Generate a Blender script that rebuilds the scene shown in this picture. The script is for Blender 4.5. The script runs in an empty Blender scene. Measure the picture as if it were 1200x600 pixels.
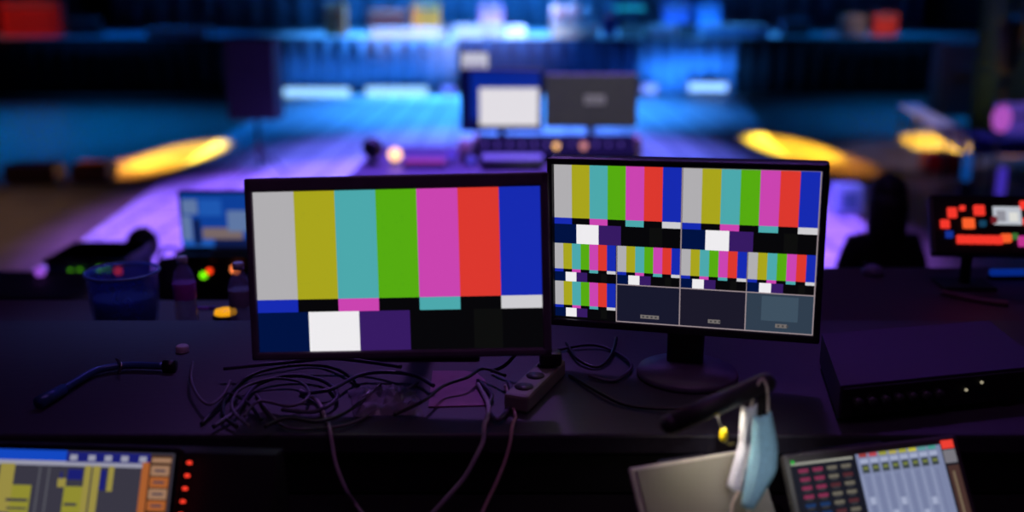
import bpy, bmesh, math, random
from mathutils import Vector, Matrix, Euler
random.seed(7)
sc = bpy.context.scene
COL = sc.collection
PI = math.pi
R = math.radians

# ------------------------------------------------------------------ camera model
FPX, EYE, PITCH = 1167.0, 2.70, R(14.4)
CAM = Vector((0, 0, EYE))
FW = Vector((0, math.cos(PITCH), -math.sin(PITCH)))
UP = Vector((0, math.sin(PITCH), math.cos(PITCH)))
RT = Vector((1, 0, 0))


def ray(px, py):
    return FW + RT * ((px - 600) / FPX) + UP * ((300 - py) / FPX)


def at(px, py, Y=None, Z=None):
    d = ray(px, py)
    t = (Y / d.y) if Y is not None else ((Z - EYE) / d.z)
    return CAM + d * t


cam_d = bpy.data.cameras.new('camera')
cam_d.sensor_width = 36.0
cam_d.lens = FPX * 36.0 / 1200.0
cam_d.clip_start = 0.02
cam_d.clip_end = 200
cam_d.dof.use_dof = True
cam_d.dof.focus_distance = 2.10
cam_d.dof.aperture_fstop = 1.15
cam = bpy.data.objects.new('camera', cam_d)
COL.objects.link(cam)
cam.location = CAM
cam.rotation_euler = (PI / 2 - PITCH, 0, 0)
sc.camera = cam

# ------------------------------------------------------------------ materials
def lin(c):
    return tuple(((v / 255) / 12.92 if v / 255 <= .04045 else ((v / 255 + .055) / 1.055) ** 2.4) for v in c)


_M = {}


def mat(name, rgb, rough=.5, metal=0.0, var=.12, scale=30.0, bump=0.0, alpha=1.0, trans=0.0, spec=.5):
    """Principled surface whose colour and gloss vary with procedural noise."""
    if name in _M:
        return _M[name]
    m = bpy.data.materials.new(name)
    m.use_nodes = True
    nt = m.node_tree
    b = nt.nodes['Principled BSDF']
    c = lin(rgb)
    tc = nt.nodes.new('ShaderNodeTexCoord')
    n = nt.nodes.new('ShaderNodeTexNoise')
    n.inputs['Scale'].default_value = scale
    n.inputs['Detail'].default_value = 4
    nt.links.new(tc.outputs['Object'], n.inputs['Vector'])
    r = nt.nodes.new('ShaderNodeValToRGB')
    r.color_ramp.elements[0].position = .3
    r.color_ramp.elements[1].position = .7
    r.color_ramp.elements[0].color = (*[v * (1 - var) for v in c], 1)
    r.color_ramp.elements[1].color = (*[min(1, v * (1 + var)) for v in c], 1)
    nt.links.new(n.outputs['Fac'], r.inputs['Fac'])
    nt.links.new(r.outputs['Color'], b.inputs['Base Color'])
    mr = nt.nodes.new('ShaderNodeMapRange')
    mr.inputs['To Min'].default_value = max(0, rough - .06)
    mr.inputs['To Max'].default_value = min(1, rough + .06)
    nt.links.new(n.outputs['Fac'], mr.inputs['Value'])
    nt.links.new(mr.outputs['Result'], b.inputs['Roughness'])
    b.inputs['Metallic'].default_value = metal
    b.inputs['Specular IOR Level'].default_value = spec
    b.inputs['Alpha'].default_value = alpha
    b.inputs['Transmission Weight'].default_value = trans
    if bump:
        bp = nt.nodes.new('ShaderNodeBump')
        bp.inputs['Strength'].default_value = bump
        bp.inputs['Distance'].default_value = .01
        nt.links.new(n.outputs['Fac'], bp.inputs['Height'])
        nt.links.new(bp.outputs['Normal'], b.inputs['Normal'])
    _M[name] = m
    return m


def glow(name, rgb, s=1.0, rough=.35):
    """A lit screen area, lamp or LED."""
    if name in _M:
        return _M[name]
    m = bpy.data.materials.new(name)
    m.use_nodes = True
    nt = m.node_tree
    b = nt.nodes['Principled BSDF']
    c = lin(rgb)
    b.inputs['Base Color'].default_value = (.01, .01, .012, 1)
    b.inputs['Roughness'].default_value = rough
    b.inputs['Specular IOR Level'].default_value = .2
    b.inputs['Emission Color'].default_value = (*c, 1)
    b.inputs['Emission Strength'].default_value = s
    _M[name] = m
    return m


BLACK_PL = mat('black_plastic', (26, 25, 30), .38)
MATT_BLK = mat('matt_black', (16, 16, 20), .7)
DESK = mat('desk_laminate', (58, 52, 66), .5, scale=60, bump=.05)
DESK_DARK = mat('desk_carcass', (24, 22, 27), .6)
MAROON = mat('dark_red_laminate', (72, 40, 58), .55)
METAL = mat('dark_metal', (70, 70, 76), .35, .9)
SILVER = mat('silver_metal', (170, 168, 165), .3, .9)
BACKGREY = mat('grey_shell', (92, 93, 98), .5)
WHITE = mat('white_paint', (215, 215, 220), .5)
CASE = mat('flight_case_ply', (34, 33, 40), .45)
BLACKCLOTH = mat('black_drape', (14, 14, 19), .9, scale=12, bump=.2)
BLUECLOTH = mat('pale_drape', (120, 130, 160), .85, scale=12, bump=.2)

# ------------------------------------------------------------------ mesh builder
class MB:
    def __init__(self):
        self.bm = bmesh.new()
        self.mats = []

    def mi(self, m):
        if m is None:
            return 0
        if m not in self.mats:
            self.mats.append(m)
        return self.mats.index(m)

    def _tag(self, faces, m, smooth=False):
        k = self.mi(m)
        for f in faces:
            f.material_index = k
            f.smooth = smooth

    def box(self, cx, cy, cz, sx, sy, sz, m=None, bev=0.0, rot=None, seg=2):
        t = bmesh.new()
        bmesh.ops.create_cube(t, size=1)
        for v in t.verts:
            v.co = Vector((v.co.x * sx, v.co.y * sy, v.co.z * sz))
        if bev > 0:
            bmesh.ops.bevel(t, geom=t.edges[:], offset=min(bev, min(sx, sy, sz) * .45), segments=seg, profile=.5, affect='EDGES')
        M = Matrix.Translation((cx, cy, cz)) @ (rot.to_matrix().to_4x4() if rot else Matrix.Identity(4))
        self._merge(t, M, m)
        return self

    def _merge(self, t, M, m, smooth=False):
        k = self.mi(m)
        vm = {}
        for v in t.verts:
            vm[v.index] = self.bm.verts.new(M @ v.co)
        t.verts.index_update()
        vm = {}
        for v in t.verts:
            vm[v] = self.bm.verts.new(M @ v.co)
        for f in t.faces:
            nf = self.bm.faces.new([vm[v] for v in f.verts])
            nf.material_index = k
            nf.smooth = smooth
        t.free()
        for v in [v for v in self.bm.verts if not v.link_faces]:
            self.bm.verts.remove(v)

    def cyl(self, a, b, r, r2=None, m=None, n=20, smooth=True):
        a, b = Vector(a), Vector(b)
        d = b - a
        t = bmesh.new()
        bmesh.ops.create_cone(t, cap_ends=True, cap_tris=False, segments=n, radius1=r, radius2=r if r2 is None else r2, depth=d.length)
        M = Matrix.Translation((a + b) / 2) @ d.to_track_quat('Z', 'Y').to_matrix().to_4x4()
        self._merge(t, M, m, smooth)
        return self

    def ball(self, c, r, m=None, sx=1, sy=1, sz=1, n=20):
        t = bmesh.new()
        bmesh.ops.create_uvsphere(t, u_segments=n, v_segments=n // 2 + 2, radius=r)
        M = Matrix.Translation(c) @ Matrix.Diagonal((sx, sy, sz, 1))
        self._merge(t, M, m, True)
        return self

    def lathe(self, prof, c=(0, 0, 0), m=None, n=24, open_top=False):
        """prof: list of (radius, z)."""
        k = self.mi(m)
        rings = []
        for r, z in prof:
            rings.append([self.bm.verts.new((c[0] + r * math.cos(2 * PI * i / n), c[1] + r * math.sin(2 * PI * i / n), c[2] + z)) for i in range(n)])
        for A, B in zip(rings, rings[1:]):
            for i in range(n):
                f = self.bm.faces.new([A[i], A[(i + 1) % n], B[(i + 1) % n], B[i]])
                f.material_index = k
                f.smooth = True
        for ring, rev in ((rings[0], True), (rings[-1], False))[:1 if open_top else 2]:
            f = self.bm.faces.new(ring[::-1] if rev else ring)
            f.material_index = k
        return self

    def tube(self, pts, r, m=None, n=8, sub=6):
        P = smooth_path([Vector(p) for p in pts], sub)
        k = self.mi(m)
        rings = []
        up = Vector((0, 0, 1))
        for i, p in enumerate(P):
            t = (P[min(i + 1, len(P) - 1)] - P[max(i - 1, 0)]).normalized()
            u = t.cross(up)
            if u.length < .15:
                u = t.cross(Vector((0, 1, 0)))
            u.normalize()
            w = u.cross(t)
            rings.append([self.bm.verts.new(p + (u * math.cos(2 * PI * j / n) + w * math.sin(2 * PI * j / n)) * r) for j in range(n)])
        for A, B in zip(rings, rings[1:]):
            for j in range(n):
                f = self.bm.faces.new([A[j], A[(j + 1) % n], B[(j + 1) % n], B[j]])
                f.material_index = k
                f.smooth = True
        for ring in (rings[0], rings[-1]):
            f = self.bm.faces.new(ring)
            f.material_index = k
        return self

    def poly(self, pts, m=None, smooth=False):
        f = self.bm.faces.new([self.bm.verts.new(p) for p in pts])
        f.material_index = self.mi(m)
        f.smooth = smooth
        return self

    def prism(self, outline, axis, d0, d1, m=None):
        """outline in 2D extruded along axis ('x','y','z') from d0 to d1."""
        def P(u, v, d):
            return {'x': (d, u, v), 'y': (u, d, v), 'z': (u, v, d)}[axis]
        A = [self.bm.verts.new(P(u, v, d0)) for u, v in outline]
        B = [self.bm.verts.new(P(u, v, d1)) for u, v in outline]
        k = self.mi(m)
        n = len(A)
        fs = [self.bm.faces.new(A), self.bm.faces.new(B[::-1])]
        for i in range(n):
            fs.append(self.bm.faces.new([A[i], B[i], B[(i + 1) % n], A[(i + 1) % n]]))
        for f in fs:
            f.material_index = k
        return self

    def rects(self, L, y0=0.0, step=.0004):
        """screen picture: (x0, z0, x1, z1, material, layer) in a plane facing -Y."""
        for x0, z0, x1, z1, m, l in L:
            y = y0 - step * l
            self.poly([(x0, y, z0), (x1, y, z0), (x1, y, z1), (x0, y, z1)], m)
        return self

    def build(self, name, parent=None, loc=None, rot=None, solid=0, recalc=True):
        if recalc:
            bmesh.ops.recalc_face_normals(self.bm, faces=self.bm.faces[:])
        me = bpy.data.meshes.new(name)
        self.bm.to_mesh(me)
        self.bm.free()
        for m in self.mats:
            me.materials.append(m)
        o = bpy.data.objects.new(name, me)
        COL.objects.link(o)
        if parent:
            o.parent = parent
        if loc is not None:
            o.location = loc
        if rot is not None:
            o.rotation_euler = rot
        if solid:
            md = o.modifiers.new('thick', 'SOLIDIFY')
            md.thickness = solid
            md.offset = 0
        return o


def smooth_path(P, sub):
    if len(P) < 3:
        return P
    out = []
    for i in range(len(P) - 1):
        p0, p1, p2, p3 = P[max(i - 1, 0)], P[i], P[i + 1], P[min(i + 2, len(P) - 1)]
        for k in range(sub):
            t = k / sub
            out.append(.5 * ((2 * p1) + (p2 - p0) * t + (2 * p0 - 5 * p1 + 4 * p2 - p3) * t * t + (3 * p1 - p0 - 3 * p2 + p3) * t ** 3))
    out.append(P[-1])
    return out


def tag(o, label, cat, group=None, kind=None):
    o['label'] = label
    o['category'] = cat
    if group:
        o['group'] = group
    if kind:
        o['kind'] = kind
    return o


def thing(name, label, cat, loc=(0, 0, 0), rz=0.0, group=None, rot=None):
    o = bpy.data.objects.new(name, None)
    o.empty_display_size = .1
    COL.objects.link(o)
    o.location = loc
    o.rotation_euler = rot if rot is not None else (0, 0, rz)
    return tag(o, label, cat, group)


def struct(o):
    o['kind'] = 'structure'
    return o


def copy_tree(o, parent=None):
    kids = [c for c in bpy.data.objects if c.parent == o]
    c = o.copy()
    COL.objects.link(c)
    if parent:
        c.parent = parent
    for k in kids:
        copy_tree(k, c)
    return c


# ------------------------------------------------------------------ the room
STAGE_Y, STAGE_Z, BACK_Y = 30.0, 1.62, 42.0
DESK_Z = EYE - .75
SHELF_Z = EYE - .87
TABLE_Z = EYE - .86

FLOOR = mat('hall_floor_wood', (118, 104, 92), .42, scale=2.5, var=.25)
struct(MB().box(0, 20, -.1, 36, 50, .2, FLOOR).build('floor'))
WALLM = mat('wall_black', (38, 38, 46), .8, scale=3)
WALLT = mat('wall_teal_lit_drape', (30, 70, 84), .85, scale=3)  # teal light on the drape is put into its colour
struct(MB().box(-18.1, 20, 5, .2, 50, 10, WALLM).build('wall_left'))
struct(MB().box(18.1, 20, 5, .2, 50, 10, WALLT).build('wall_right'))
struct(MB().box(0, BACK_Y + 3.1, 5, 36, .2, 10, WALLM).build('wall_back'))
struct(MB().box(0, -5.1, 5, 36, .2, 10, WALLM).build('wall_front'))
struct(MB().box(0, 20, 10.1, 36.4, 50.4, .2, WALLM).build('ceiling'))

# pale dance floor with panel joints; the lit area's edge is put into its outline
def dance_floor_mat():
    m = bpy.data.materials.new('pale_floor_panels')
    m.use_nodes = True
    nt = m.node_tree
    b = nt.nodes['Principled BSDF']
    tc = nt.nodes.new('ShaderNodeTexCoord')
    br = nt.nodes.new('ShaderNodeTexBrick')
    br.offset = 0
    br.inputs['Scale'].default_value = 1.0
    br.inputs['Brick Width'].default_value = .6
    br.inputs['Row Height'].default_value = .6
    br.inputs['Mortar Size'].default_value = .05
    br.inputs['Color1'].default_value = (.74, .74, .76, 1)
    br.inputs['Color2'].default_value = (.62, .62, .65, 1)
    br.inputs['Mortar'].default_value = (.33, .33, .37, 1)
    nt.links.new(tc.outputs['Object'], br.inputs['Vector'])
    nt.links.new(br.outputs['Color'], b.inputs['Base Color'])
    b.inputs['Roughness'].default_value = .45
    return m


pts = [at(20, 330, Z=0), at(75, 300, Z=0), at(247, 170, Z=0), Vector((-6.3, 29.0, 0)), Vector((6.6, 29.0, 0)), at(902, 165, Z=0), at(1035, 285, Z=0), at(1075, 330, Z=0)]
mb = MB()
mb.prism([(p.x, p.y) for p in pts], 'z', 0.0, .02, dance_floor_mat())
struct(mb.build('floor_panel'))

# stage
STAGE = mat('stage_deck_paint', (150, 154, 165), .45, scale=4, var=.2)
struct(MB().box(0, (STAGE_Y + BACK_Y) / 2, STAGE_Z - .06, 34, BACK_Y - STAGE_Y, .12, STAGE).build('stage_slab'))
BACKDROP = mat('back_drape', (120, 126, 150), .85, scale=2, var=.3)


def skirt(name, x0, x1, y, z0, z1, m, amp=.06, wl=.5):
    n = int((x1 - x0) / wl * 8)
    b = MB()
    k = b.mi(m)
    rows = []
    for z in (z0, (z0 + z1) / 2, z1):
        rows.append([b.bm.verts.new((x0 + (x1 - x0) * i / n, y + amp * (math.sin(2 * PI * i / 8) + .3 * math.sin(2 * PI * i / 21 + 1)) * (1.2 - .5 * (z - z0) / (z1 - z0)), z)) for i in range(n + 1)])
    for A, B in zip(rows, rows[1:]):
        for i in range(n):
            f = b.bm.faces.new([A[i], A[i + 1], B[i + 1], B[i]])
            f.smooth = True
            f.material_index = k
    return b.build(name, solid=.01)


def fx(px, Y, py=80):
    return at(px, py, Y=Y).x


tag(skirt('backdrop_curtain', -16.5, 17, BACK_Y + .4, 0.02, 8.5, BACKDROP, .12, 1.0), 'tall pleated drape hanging behind the whole stage', 'curtain')
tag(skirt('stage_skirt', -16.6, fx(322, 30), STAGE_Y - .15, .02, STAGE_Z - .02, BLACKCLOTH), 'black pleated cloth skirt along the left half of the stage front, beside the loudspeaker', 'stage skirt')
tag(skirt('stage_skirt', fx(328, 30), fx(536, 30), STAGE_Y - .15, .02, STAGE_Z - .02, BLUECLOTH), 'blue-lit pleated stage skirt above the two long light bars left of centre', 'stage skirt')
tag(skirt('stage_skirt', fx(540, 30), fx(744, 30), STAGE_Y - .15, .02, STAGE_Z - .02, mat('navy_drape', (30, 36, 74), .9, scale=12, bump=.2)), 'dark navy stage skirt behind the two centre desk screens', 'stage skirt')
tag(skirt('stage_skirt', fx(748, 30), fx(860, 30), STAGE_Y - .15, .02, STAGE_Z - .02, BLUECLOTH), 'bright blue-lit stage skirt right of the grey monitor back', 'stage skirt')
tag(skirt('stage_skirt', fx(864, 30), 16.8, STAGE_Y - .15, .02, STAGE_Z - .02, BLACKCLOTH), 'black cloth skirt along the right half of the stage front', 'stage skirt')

# light battens on the floor at the foot of the stage
BAT = [(332, 411, 108, (150, 205, 255), 'long pale blue light bar at the stage foot, next to the dark loudspeaker'),
       (428, 502, 107, (150, 205, 255), 'long pale blue light bar at the stage foot, second from the dark loudspeaker'),
       (517, 534, 106, (90, 110, 255), 'short violet-blue light bar left of the white desk screen'),
       (751, 771, 104, (120, 140, 255), 'short pale violet light bar beside the grey monitor back'),
       (806, 853, 102, (150, 190, 255), 'pale blue light bar at the stage foot, farther right of the grey monitor back')]
for i, (x0, x1, y, c, lab) in enumerate(BAT):
    Y = STAGE_Y - .75
    a, b = fx(x0, Y, y), fx(x1, Y, y)
    z = at(600, y, Y=Y).z
    t = thing('light_bar', lab, 'stage light', ((a + b) / 2, Y, 0), 0, 'light bars at the stage foot')
    w = b - a
    MB().box(0, .06, z, w, .10, .30, BLACK_PL, .02).build('housing', t)
    MB().box(0, -.02, z, w - .05, .07, .24, glow('bar_glow_%d' % i, c, 1.5), .02).build('diffuser', t)
    for s in (-1, 1):
        MB().box(s * w * .4, .06, (z - .1) / 2, .06, .2, z - .1, METAL, .01).build('foot', t)

# ------------------------------------------------------------------ far hall: loudspeakers
def loudspeaker(x, Y, zb, zt, w, label, side=1):
    t = thing('loudspeaker', label, 'loudspeaker', (x, Y, 0), 0)
    h = zt - zb
    MB().box(0, 0, zb + h / 2, w, .6, h, mat('speaker_cabinet', (13, 13, 22), .6), .03).build('cabinet', t)
    g = MB()
    g.box(0, .31, zb + h / 2, w - .08, .03, h - .1, MATT_BLK, .02)
    g.build('grille', t)
    h_ = MB()
    h_.box(0, -.31, zb + h * .62, w * .35, .02, .12, MATT_BLK, .01)
    h_.build('rear_connector_plate', t)
    MB().cyl((0, 0, .12), (0, 0, zb), .035, m=METAL).build('pole', t)
    for k in range(3):
        a = R(90 + 120 * k)
        MB().tube([(0, 0, .45), (.25 * math.cos(a), .25 * math.sin(a), .25), (.55 * math.cos(a), .55 * math.sin(a), .03)], .018, METAL).build('leg', t)
    return t


loudspeaker(fx(298, 16, 90), 16, .87, 2.14, .76, 'tall dark loudspeaker on a pole stand at the edge of the violet floor')
loudspeaker(fx(1122, 22, 90), 22, at(1122, 135, Y=22).z, at(1122, 48, Y=22).z, 1.0, 'tall dark loudspeaker on a stand above the white table, violet light on its edge')

# white long table by the right hand amber light
def folding_table(a, b, wid, ztop, label, m=WHITE, th=.05):
    a, b = Vector(a), Vector(b)
    c = (a + b) / 2
    L = (b - a).length
    rz = math.atan2((b - a).y, (b - a).x)
    t = thing('folding_table', label, 'table', (c.x, c.y, 0), rz)
    MB().box(0, 0, ztop - th / 2, L, wid, th, m, .01).build('table_top', t)
    MB().box(0, wid / 2 - .03, ztop - th - .14, L - .1, .02, .28, m, .005).build('apron', t)
    for sx in (-1, 1):
        for sy in (-1, 1):
            MB().cyl((sx * (L / 2 - .15), sy * (wid / 2 - .06), 0.02), (sx * (L / 2 - .15), sy * (wid / 2 - .06), ztop - th), .02, m=METAL, n=10).build('leg', t)
    return t


pa, pb = at(1062, 136, Y=19.2), at(1122, 166, Y=15.0)
folding_table((pa.x, pa.y, 0), (pb.x, pb.y, 0), .35, .78, 'long narrow white table slanting above an amber light pool on the right')

# low table with glowing lamp and lilac case, at the right edge
tb = at(1185, 157, Y=13.4)
folding_table((tb.x - .45, 13.4, 0), (tb.x + .9, 13.4, 0), .6, tb.z, 'blue-lit low table at the far right, carrying a lilac case', mat('blue_lit_cloth', (60, 84, 160), .8))  # blue light on the cloth is put into its colour
cs = thing('equipment_case', 'lilac case on the blue-lit table at the right edge', 'case', (tb.x + .17, 13.50, tb.z))
MB().box(0, 0, .2, .62, .35, .40, mat('lilac_case', (150, 140, 215), .5), .03).build('shell', cs)
MB().box(0, -.18, .24, .5, .012, .03, SILVER, .004).build('trim_band', cs)
MB().tube([(-.1, 0, .40), (-.08, 0, .44), (.08, 0, .44), (.1, 0, .40)], .012, BLACK_PL).build('handle', cs)
lp = thing('glowing_lamp', 'pink-white glowing lamp in front of the lilac case', 'lamp', (tb.x - .26, 13.18, tb.z))
MB().lathe([(.06, 0), (.07, .02), (.03, .04), (.03, .06)], m=BLACK_PL).build('base', lp)
MB().lathe([(.04, .06), (.10, .12), (.12, .24), (.10, .34), (.04, .40)], m=glow('pink_lamp', (190, 90, 205), .8)).build('lamp_shade', lp)

# short uplighters on the floor
def uplighter(px, py0, py1, Y, rgb, s, label, wpx):
    p = at(px, py1, Y=Y)
    q = at(px, py0, Y=Y)
    zb = max(p.z, 0.03)
    t = thing('tube_light', label, 'lamp', (p.x, Y, 0))
    r = wpx / FPX * Y / 2
    MB().cyl((0, 0, 0.0), (0, 0, zb + .03), r * 1.5, r * 1.2, m=BLACK_PL).build('base', t)
    MB().lathe([(r * .6, zb + .03), (r, zb + .05), (r, q.z - .03), (r * .6, q.z)], m=glow('tube_%d' % px, rgb, s)).build('diffuser', t)
    return t


uplighter(1131, 178, 214, 13.2, (10, 70, 150), .8, 'blue glowing tube light standing behind the red-lit button panel', 10)
uplighter(1171, 196, 233, 12.4, (70, 50, 190), .8, 'violet glowing tube light standing behind the small white screen', 10)
p = at(1100, 200, Z=.0)
rc = thing('equipment_case', 'small dark red case on the floor beyond the red-lit button panel', 'case', (p.x, p.y, 0))
MB().box(0, 0, .16, .55, .4, .30, mat('red_case', (190, 20, 30), .5), .03).build('shell', rc)
MB().tube([(-.08, 0, .31), (-.06, 0, .35), (.06, 0, .35), (.08, 0, .31)], .012, BLACK_PL).build('handle', rc)

p = at(990, 251, Z=0.02)
t = thing('equipment_case', 'pale bluish case on the violet floor beside the multi-picture monitor', 'case', (p.x, p.y, .02))
MB().box(0, 0, .21, .36, .3, .38, mat('pale_case', (150, 180, 205), .5), .03).build('shell', t)
MB().box(0, -.155, .2, .2, .012, .22, mat('pale_case_plate', (80, 120, 140), .5), .004).build('plate', t)
MB().tube([(-.08, 0, .39), (-.06, 0, .43), (.06, 0, .43), (.08, 0, .39)], .012, BLACK_PL).build('handle', t)

# low dark cases on the left floor by the amber light
for px, py, w, rgb, lab in ((42, 214, .75, (64, 30, 34), 'low dark reddish case far left on the hall floor'),
                            (112, 213, .55, (90, 44, 26), 'low brown case at the end of the amber light on the left')):
    p = at(px, py, Z=0)
    t = thing('equipment_case', lab, 'case', (p.x, p.y, 0))
    MB().box(0, 0, .15, w, .45, .26, mat('case_%d' % px, rgb, .5), .03).build('shell', t)
    MB().box(0, 0, .285, w * .96, .42, .03, mat('case_lid_%d' % px, rgb, .4), .01).build('lid', t)
    for s in (-1, 1):
        MB().cyl((s * w * .35, -.15, .02), (s * w * .35, .15, .02), .02, m=METAL, n=10).build('skid', t)

# tall drape and a dark stand on the right
tag(skirt('side_curtain', 0, 5.0, 0, 0.02, 6, WALLT, .1, .6), 'dark drape coloured teal for the light on it, hanging at the right edge behind the loudspeaker', 'curtain').location = (at(1160, 50, Y=20).x, 20.5, 0)
p = at(1182, 60, Y=18.5)
st = thing('light_stand', 'thin dark stand with a hooded lamp in front of the teal-tinted drape', 'stand', (p.x, 18.5, 0))
MB().cyl((0, 0, 0), (0, 0, 1.4), .03, m=MATT_BLK).build('pole', st)
MB().lathe([(.08, 1.4), (.17, 1.5), (.2, 1.9), (.24, 2.3), (.12, 2.45)], m=MATT_BLK).build('lamp_hood', st)
for k in range(3):
    a = R(30 + 120 * k)
    MB().tube([(0, 0, .5), (.4 * math.cos(a), .4 * math.sin(a), .02)], .02, MATT_BLK).build('leg', st)

# ------------------------------------------------------------------ on the stage
def sx(px, Y, py=30):
    return at(px, py, Y=Y).x


def amp(px0, px1, Y, h, rgb, label, grille=(40, 38, 40)):
    a, b = sx(px0, Y), sx(px1, Y)
    t = thing('amplifier', label, 'amplifier', ((a + b) / 2, Y, STAGE_Z))
    w = b - a
    MB().box(0, 0, h / 2 + .02, w, .4, h, mat('amp_%d' % px0, rgb, .6), .03).build('cabinet', t)
    MB().box(0, -.21, h * .42 + .02, w * .86, .02, h * .62, mat('amp_grille_%d' % px0, grille, .8), .008).build('grille', t)
    MB().box(0, -.21, h * .87 + .02, w * .86, .02, h * .14, SILVER, .005).build('control_strip', t)
    MB().tube([(-.12, 0, h + .02), (-.09, 0, h + .07), (.09, 0, h + .07), (.12, 0, h + .02)], .015, BLACK_PL).build('handle', t)
    return t


def riser(px0, px1, Y, h, rgb, label, d=1.0):
    a, b = sx(px0, Y), sx(px1, Y)
    t = thing('stage_riser', label, 'stage riser', ((a + b) / 2, Y, STAGE_Z))
    w = b - a
    MB().box(0, 0, h - .03, w, d, .06, mat('riser_top', (170, 172, 180), .5), .01).build('deck_panel', t)
    MB().box(0, -d / 2 + .03, (h - .06) / 2, w - .06, .03, h - .06, mat('riser_fascia_%d' % px0, rgb, .55), .005).build('fascia', t)
    for s in (-1, 1):
        for q in (-1, 1):
            MB().box(s * (w / 2 - .06), q * (d / 2 - .12), (h - .06) / 2, .06, .06, h - .06, METAL, .005).build('leg', t)
    return t


def wedge(px0, px1, Y, rgb, label, h=.34):
    a, b = sx(px0, Y), sx(px1, Y)
    t = thing('floor_monitor', label, 'loudspeaker', ((a + b) / 2, Y, STAGE_Z))
    w = b - a
    m = mat('wedge_%d' % px0, rgb, .55)
    MB().prism([(-.22, 0), (.25, 0), (.25, h * .5), (.1, h), (-.02, h)], 'x', -w / 2, w / 2, m).build('cabinet', t)
    MB().prism([(.262, .02), (.272, .02), (.272, h * .46), (.262, h * .46)], 'x', -w * .4, w * .4, MATT_BLK).build('grille', t)
    MB().box(0, -.16, h * .5, w * .3, .02, .05, METAL, .01, Euler((R(-30), 0, 0))).build('handle', t)
    return t


amp(6, 76, 31.2, 1.05, (200, 36, 26), 'big red cabinet at the far left end of the stage', (150, 24, 18))
amp(82, 118, 31.6, .55, (20, 18, 22), 'small black cabinet beside the big red cabinet on the stage')
riser(176, 246, 30.8, .28, (110, 108, 118), 'low grey riser in the dim left part of the stage')
amp(382, 406, 31.5, .95, (205, 120, 70), 'narrow orange-brown cabinet standing left of centre on the stage', (120, 70, 44))
riser(436, 524, 31.0, .26, (225, 222, 230), 'long low white riser under the amber cabinet on the stage')
amp(484, 516, 33.5, .95, (250, 150, 30), 'bright amber cabinet behind the long low white riser', (235, 130, 24))
amp(432, 478, 34, .80, (60, 40, 44), 'dark brown cabinet left of the bright amber cabinet', (80, 30, 26))
wedge(514, 528, 30.7, (36, 24, 36), 'small dark floor monitor at the end of the long low white riser')
riser(532, 592, 31.2, .36, (190, 205, 240), 'pale blue-white riser above the small white screen')
wedge(594, 616, 30.8, (200, 200, 225), 'small pale floor monitor between the two white risers')
riser(644, 702, 30.9, .44, (235, 228, 215), 'cream white riser above the grey monitor back')
amp(706, 722, 31, .7, (30, 60, 150), 'slim blue cabinet right of the cream white riser', (20, 40, 120))
wedge(726, 756, 30.9, (24, 26, 34), 'black floor monitor between the blue cabinet and the pale grey riser')
riser(758, 792, 31, .34, (210, 205, 225), 'short pale grey riser right of centre on the stage')
wedge(792, 816, 30.8, (26, 22, 40), 'dark violet floor monitor right of the short pale grey riser', .42)
riser(820, 898, 31.4, .34, (120, 180, 230), 'long blue riser at the right of the lit stage')
amp(916, 948, 32, .5, (70, 58, 96), 'dull violet cabinet past the long blue riser')
amp(984, 1012, 31.4, .62, (150, 120, 100), 'tan cabinet beside the red cabinet on the right of the stage', (120, 110, 110))
amp(1022, 1050, 31.6, .66, (235, 60, 36), 'small orange-red cabinet on the right of the stage', (225, 52, 30))

# drum kit on the cream riser
dk = thing('drum_kit', 'drum kit with pinkish white shells on the cream white riser', 'drum kit', (sx(672, 31), 31.0, STAGE_Z + .44))
DR = mat('drum_shell', (235, 190, 200), .35)
MB().cyl((0, -.12, .30), (0, .25, .30), .28, m=DR, n=28).build('bass_drum', dk)
MB().cyl((-.5, 0, 0), (-.5, 0, .5), .19, m=DR).build('floor_tom', dk)
MB().cyl((.45, 0, .25), (.45, 0, .42), .17, m=mat('snare_shell', (200, 200, 215), .3, .6)).build('snare_drum', dk)
MB().cyl((.45, 0, 0), (.45, 0, .25), .02, m=METAL).build('snare_stand', dk)
MB().cyl((.7, .1, 0), (.7, .1, .8), .014, m=METAL).cyl((.7, .1, .8), (.7, .1, .83), .2, .02, mat('cymbal_brass', (200, 170, 80), .25, .9)).build('cymbal', dk)
# keyboard with a green body
kb = thing('keyboard', 'green keyboard on a stand right of the drum kit', 'keyboard', (sx(737, 33), 33.0, STAGE_Z))
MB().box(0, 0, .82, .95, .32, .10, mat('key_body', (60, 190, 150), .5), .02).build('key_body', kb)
MB().tube([(-.35, 0, .0), (.35, 0, .77)], .02, MATT_BLK).build('leg', kb)
MB().tube([(.35, .05, .0), (-.35, .05, .77)], .02, MATT_BLK).build('leg', kb)


def mic_stand(px, Y, label, h=1.4):
    t = thing('microphone_stand', label, 'microphone stand', (sx(px, Y), Y, STAGE_Z), 0, 'microphone stands on the stage')
    MB().lathe([(.14, 0), (.14, .02), (.02, .04)], m=MATT_BLK).build('base', t)
    MB().cyl((0, 0, .03), (0, 0, h), .014, m=METAL, n=10).build('pole', t)
    MB().lathe([(.018, h), (.022, h + .08), (.035, h + .12), (.03, h + .17), (.008, h + .185)], m=MATT_BLK, n=14).build('microphone', t)


mic_stand(571, 30.4, 'microphone stand between the white riser and the drum riser')
mic_stand(760, 30.3, 'microphone stand in front of the short pale grey riser')
amp(815, 842, 33.5, .9, (60, 130, 210), 'tall pale blue cabinet behind the long blue riser', (90, 150, 220))
amp(776, 806, 33.6, .95, (70, 90, 170), 'tall slate blue cabinet beside the tall pale blue cabinet', (90, 110, 190))
amp(562, 590, 33, .9, (150, 120, 190), 'mauve cabinet behind the pale blue-white riser', (200, 150, 190))

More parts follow.
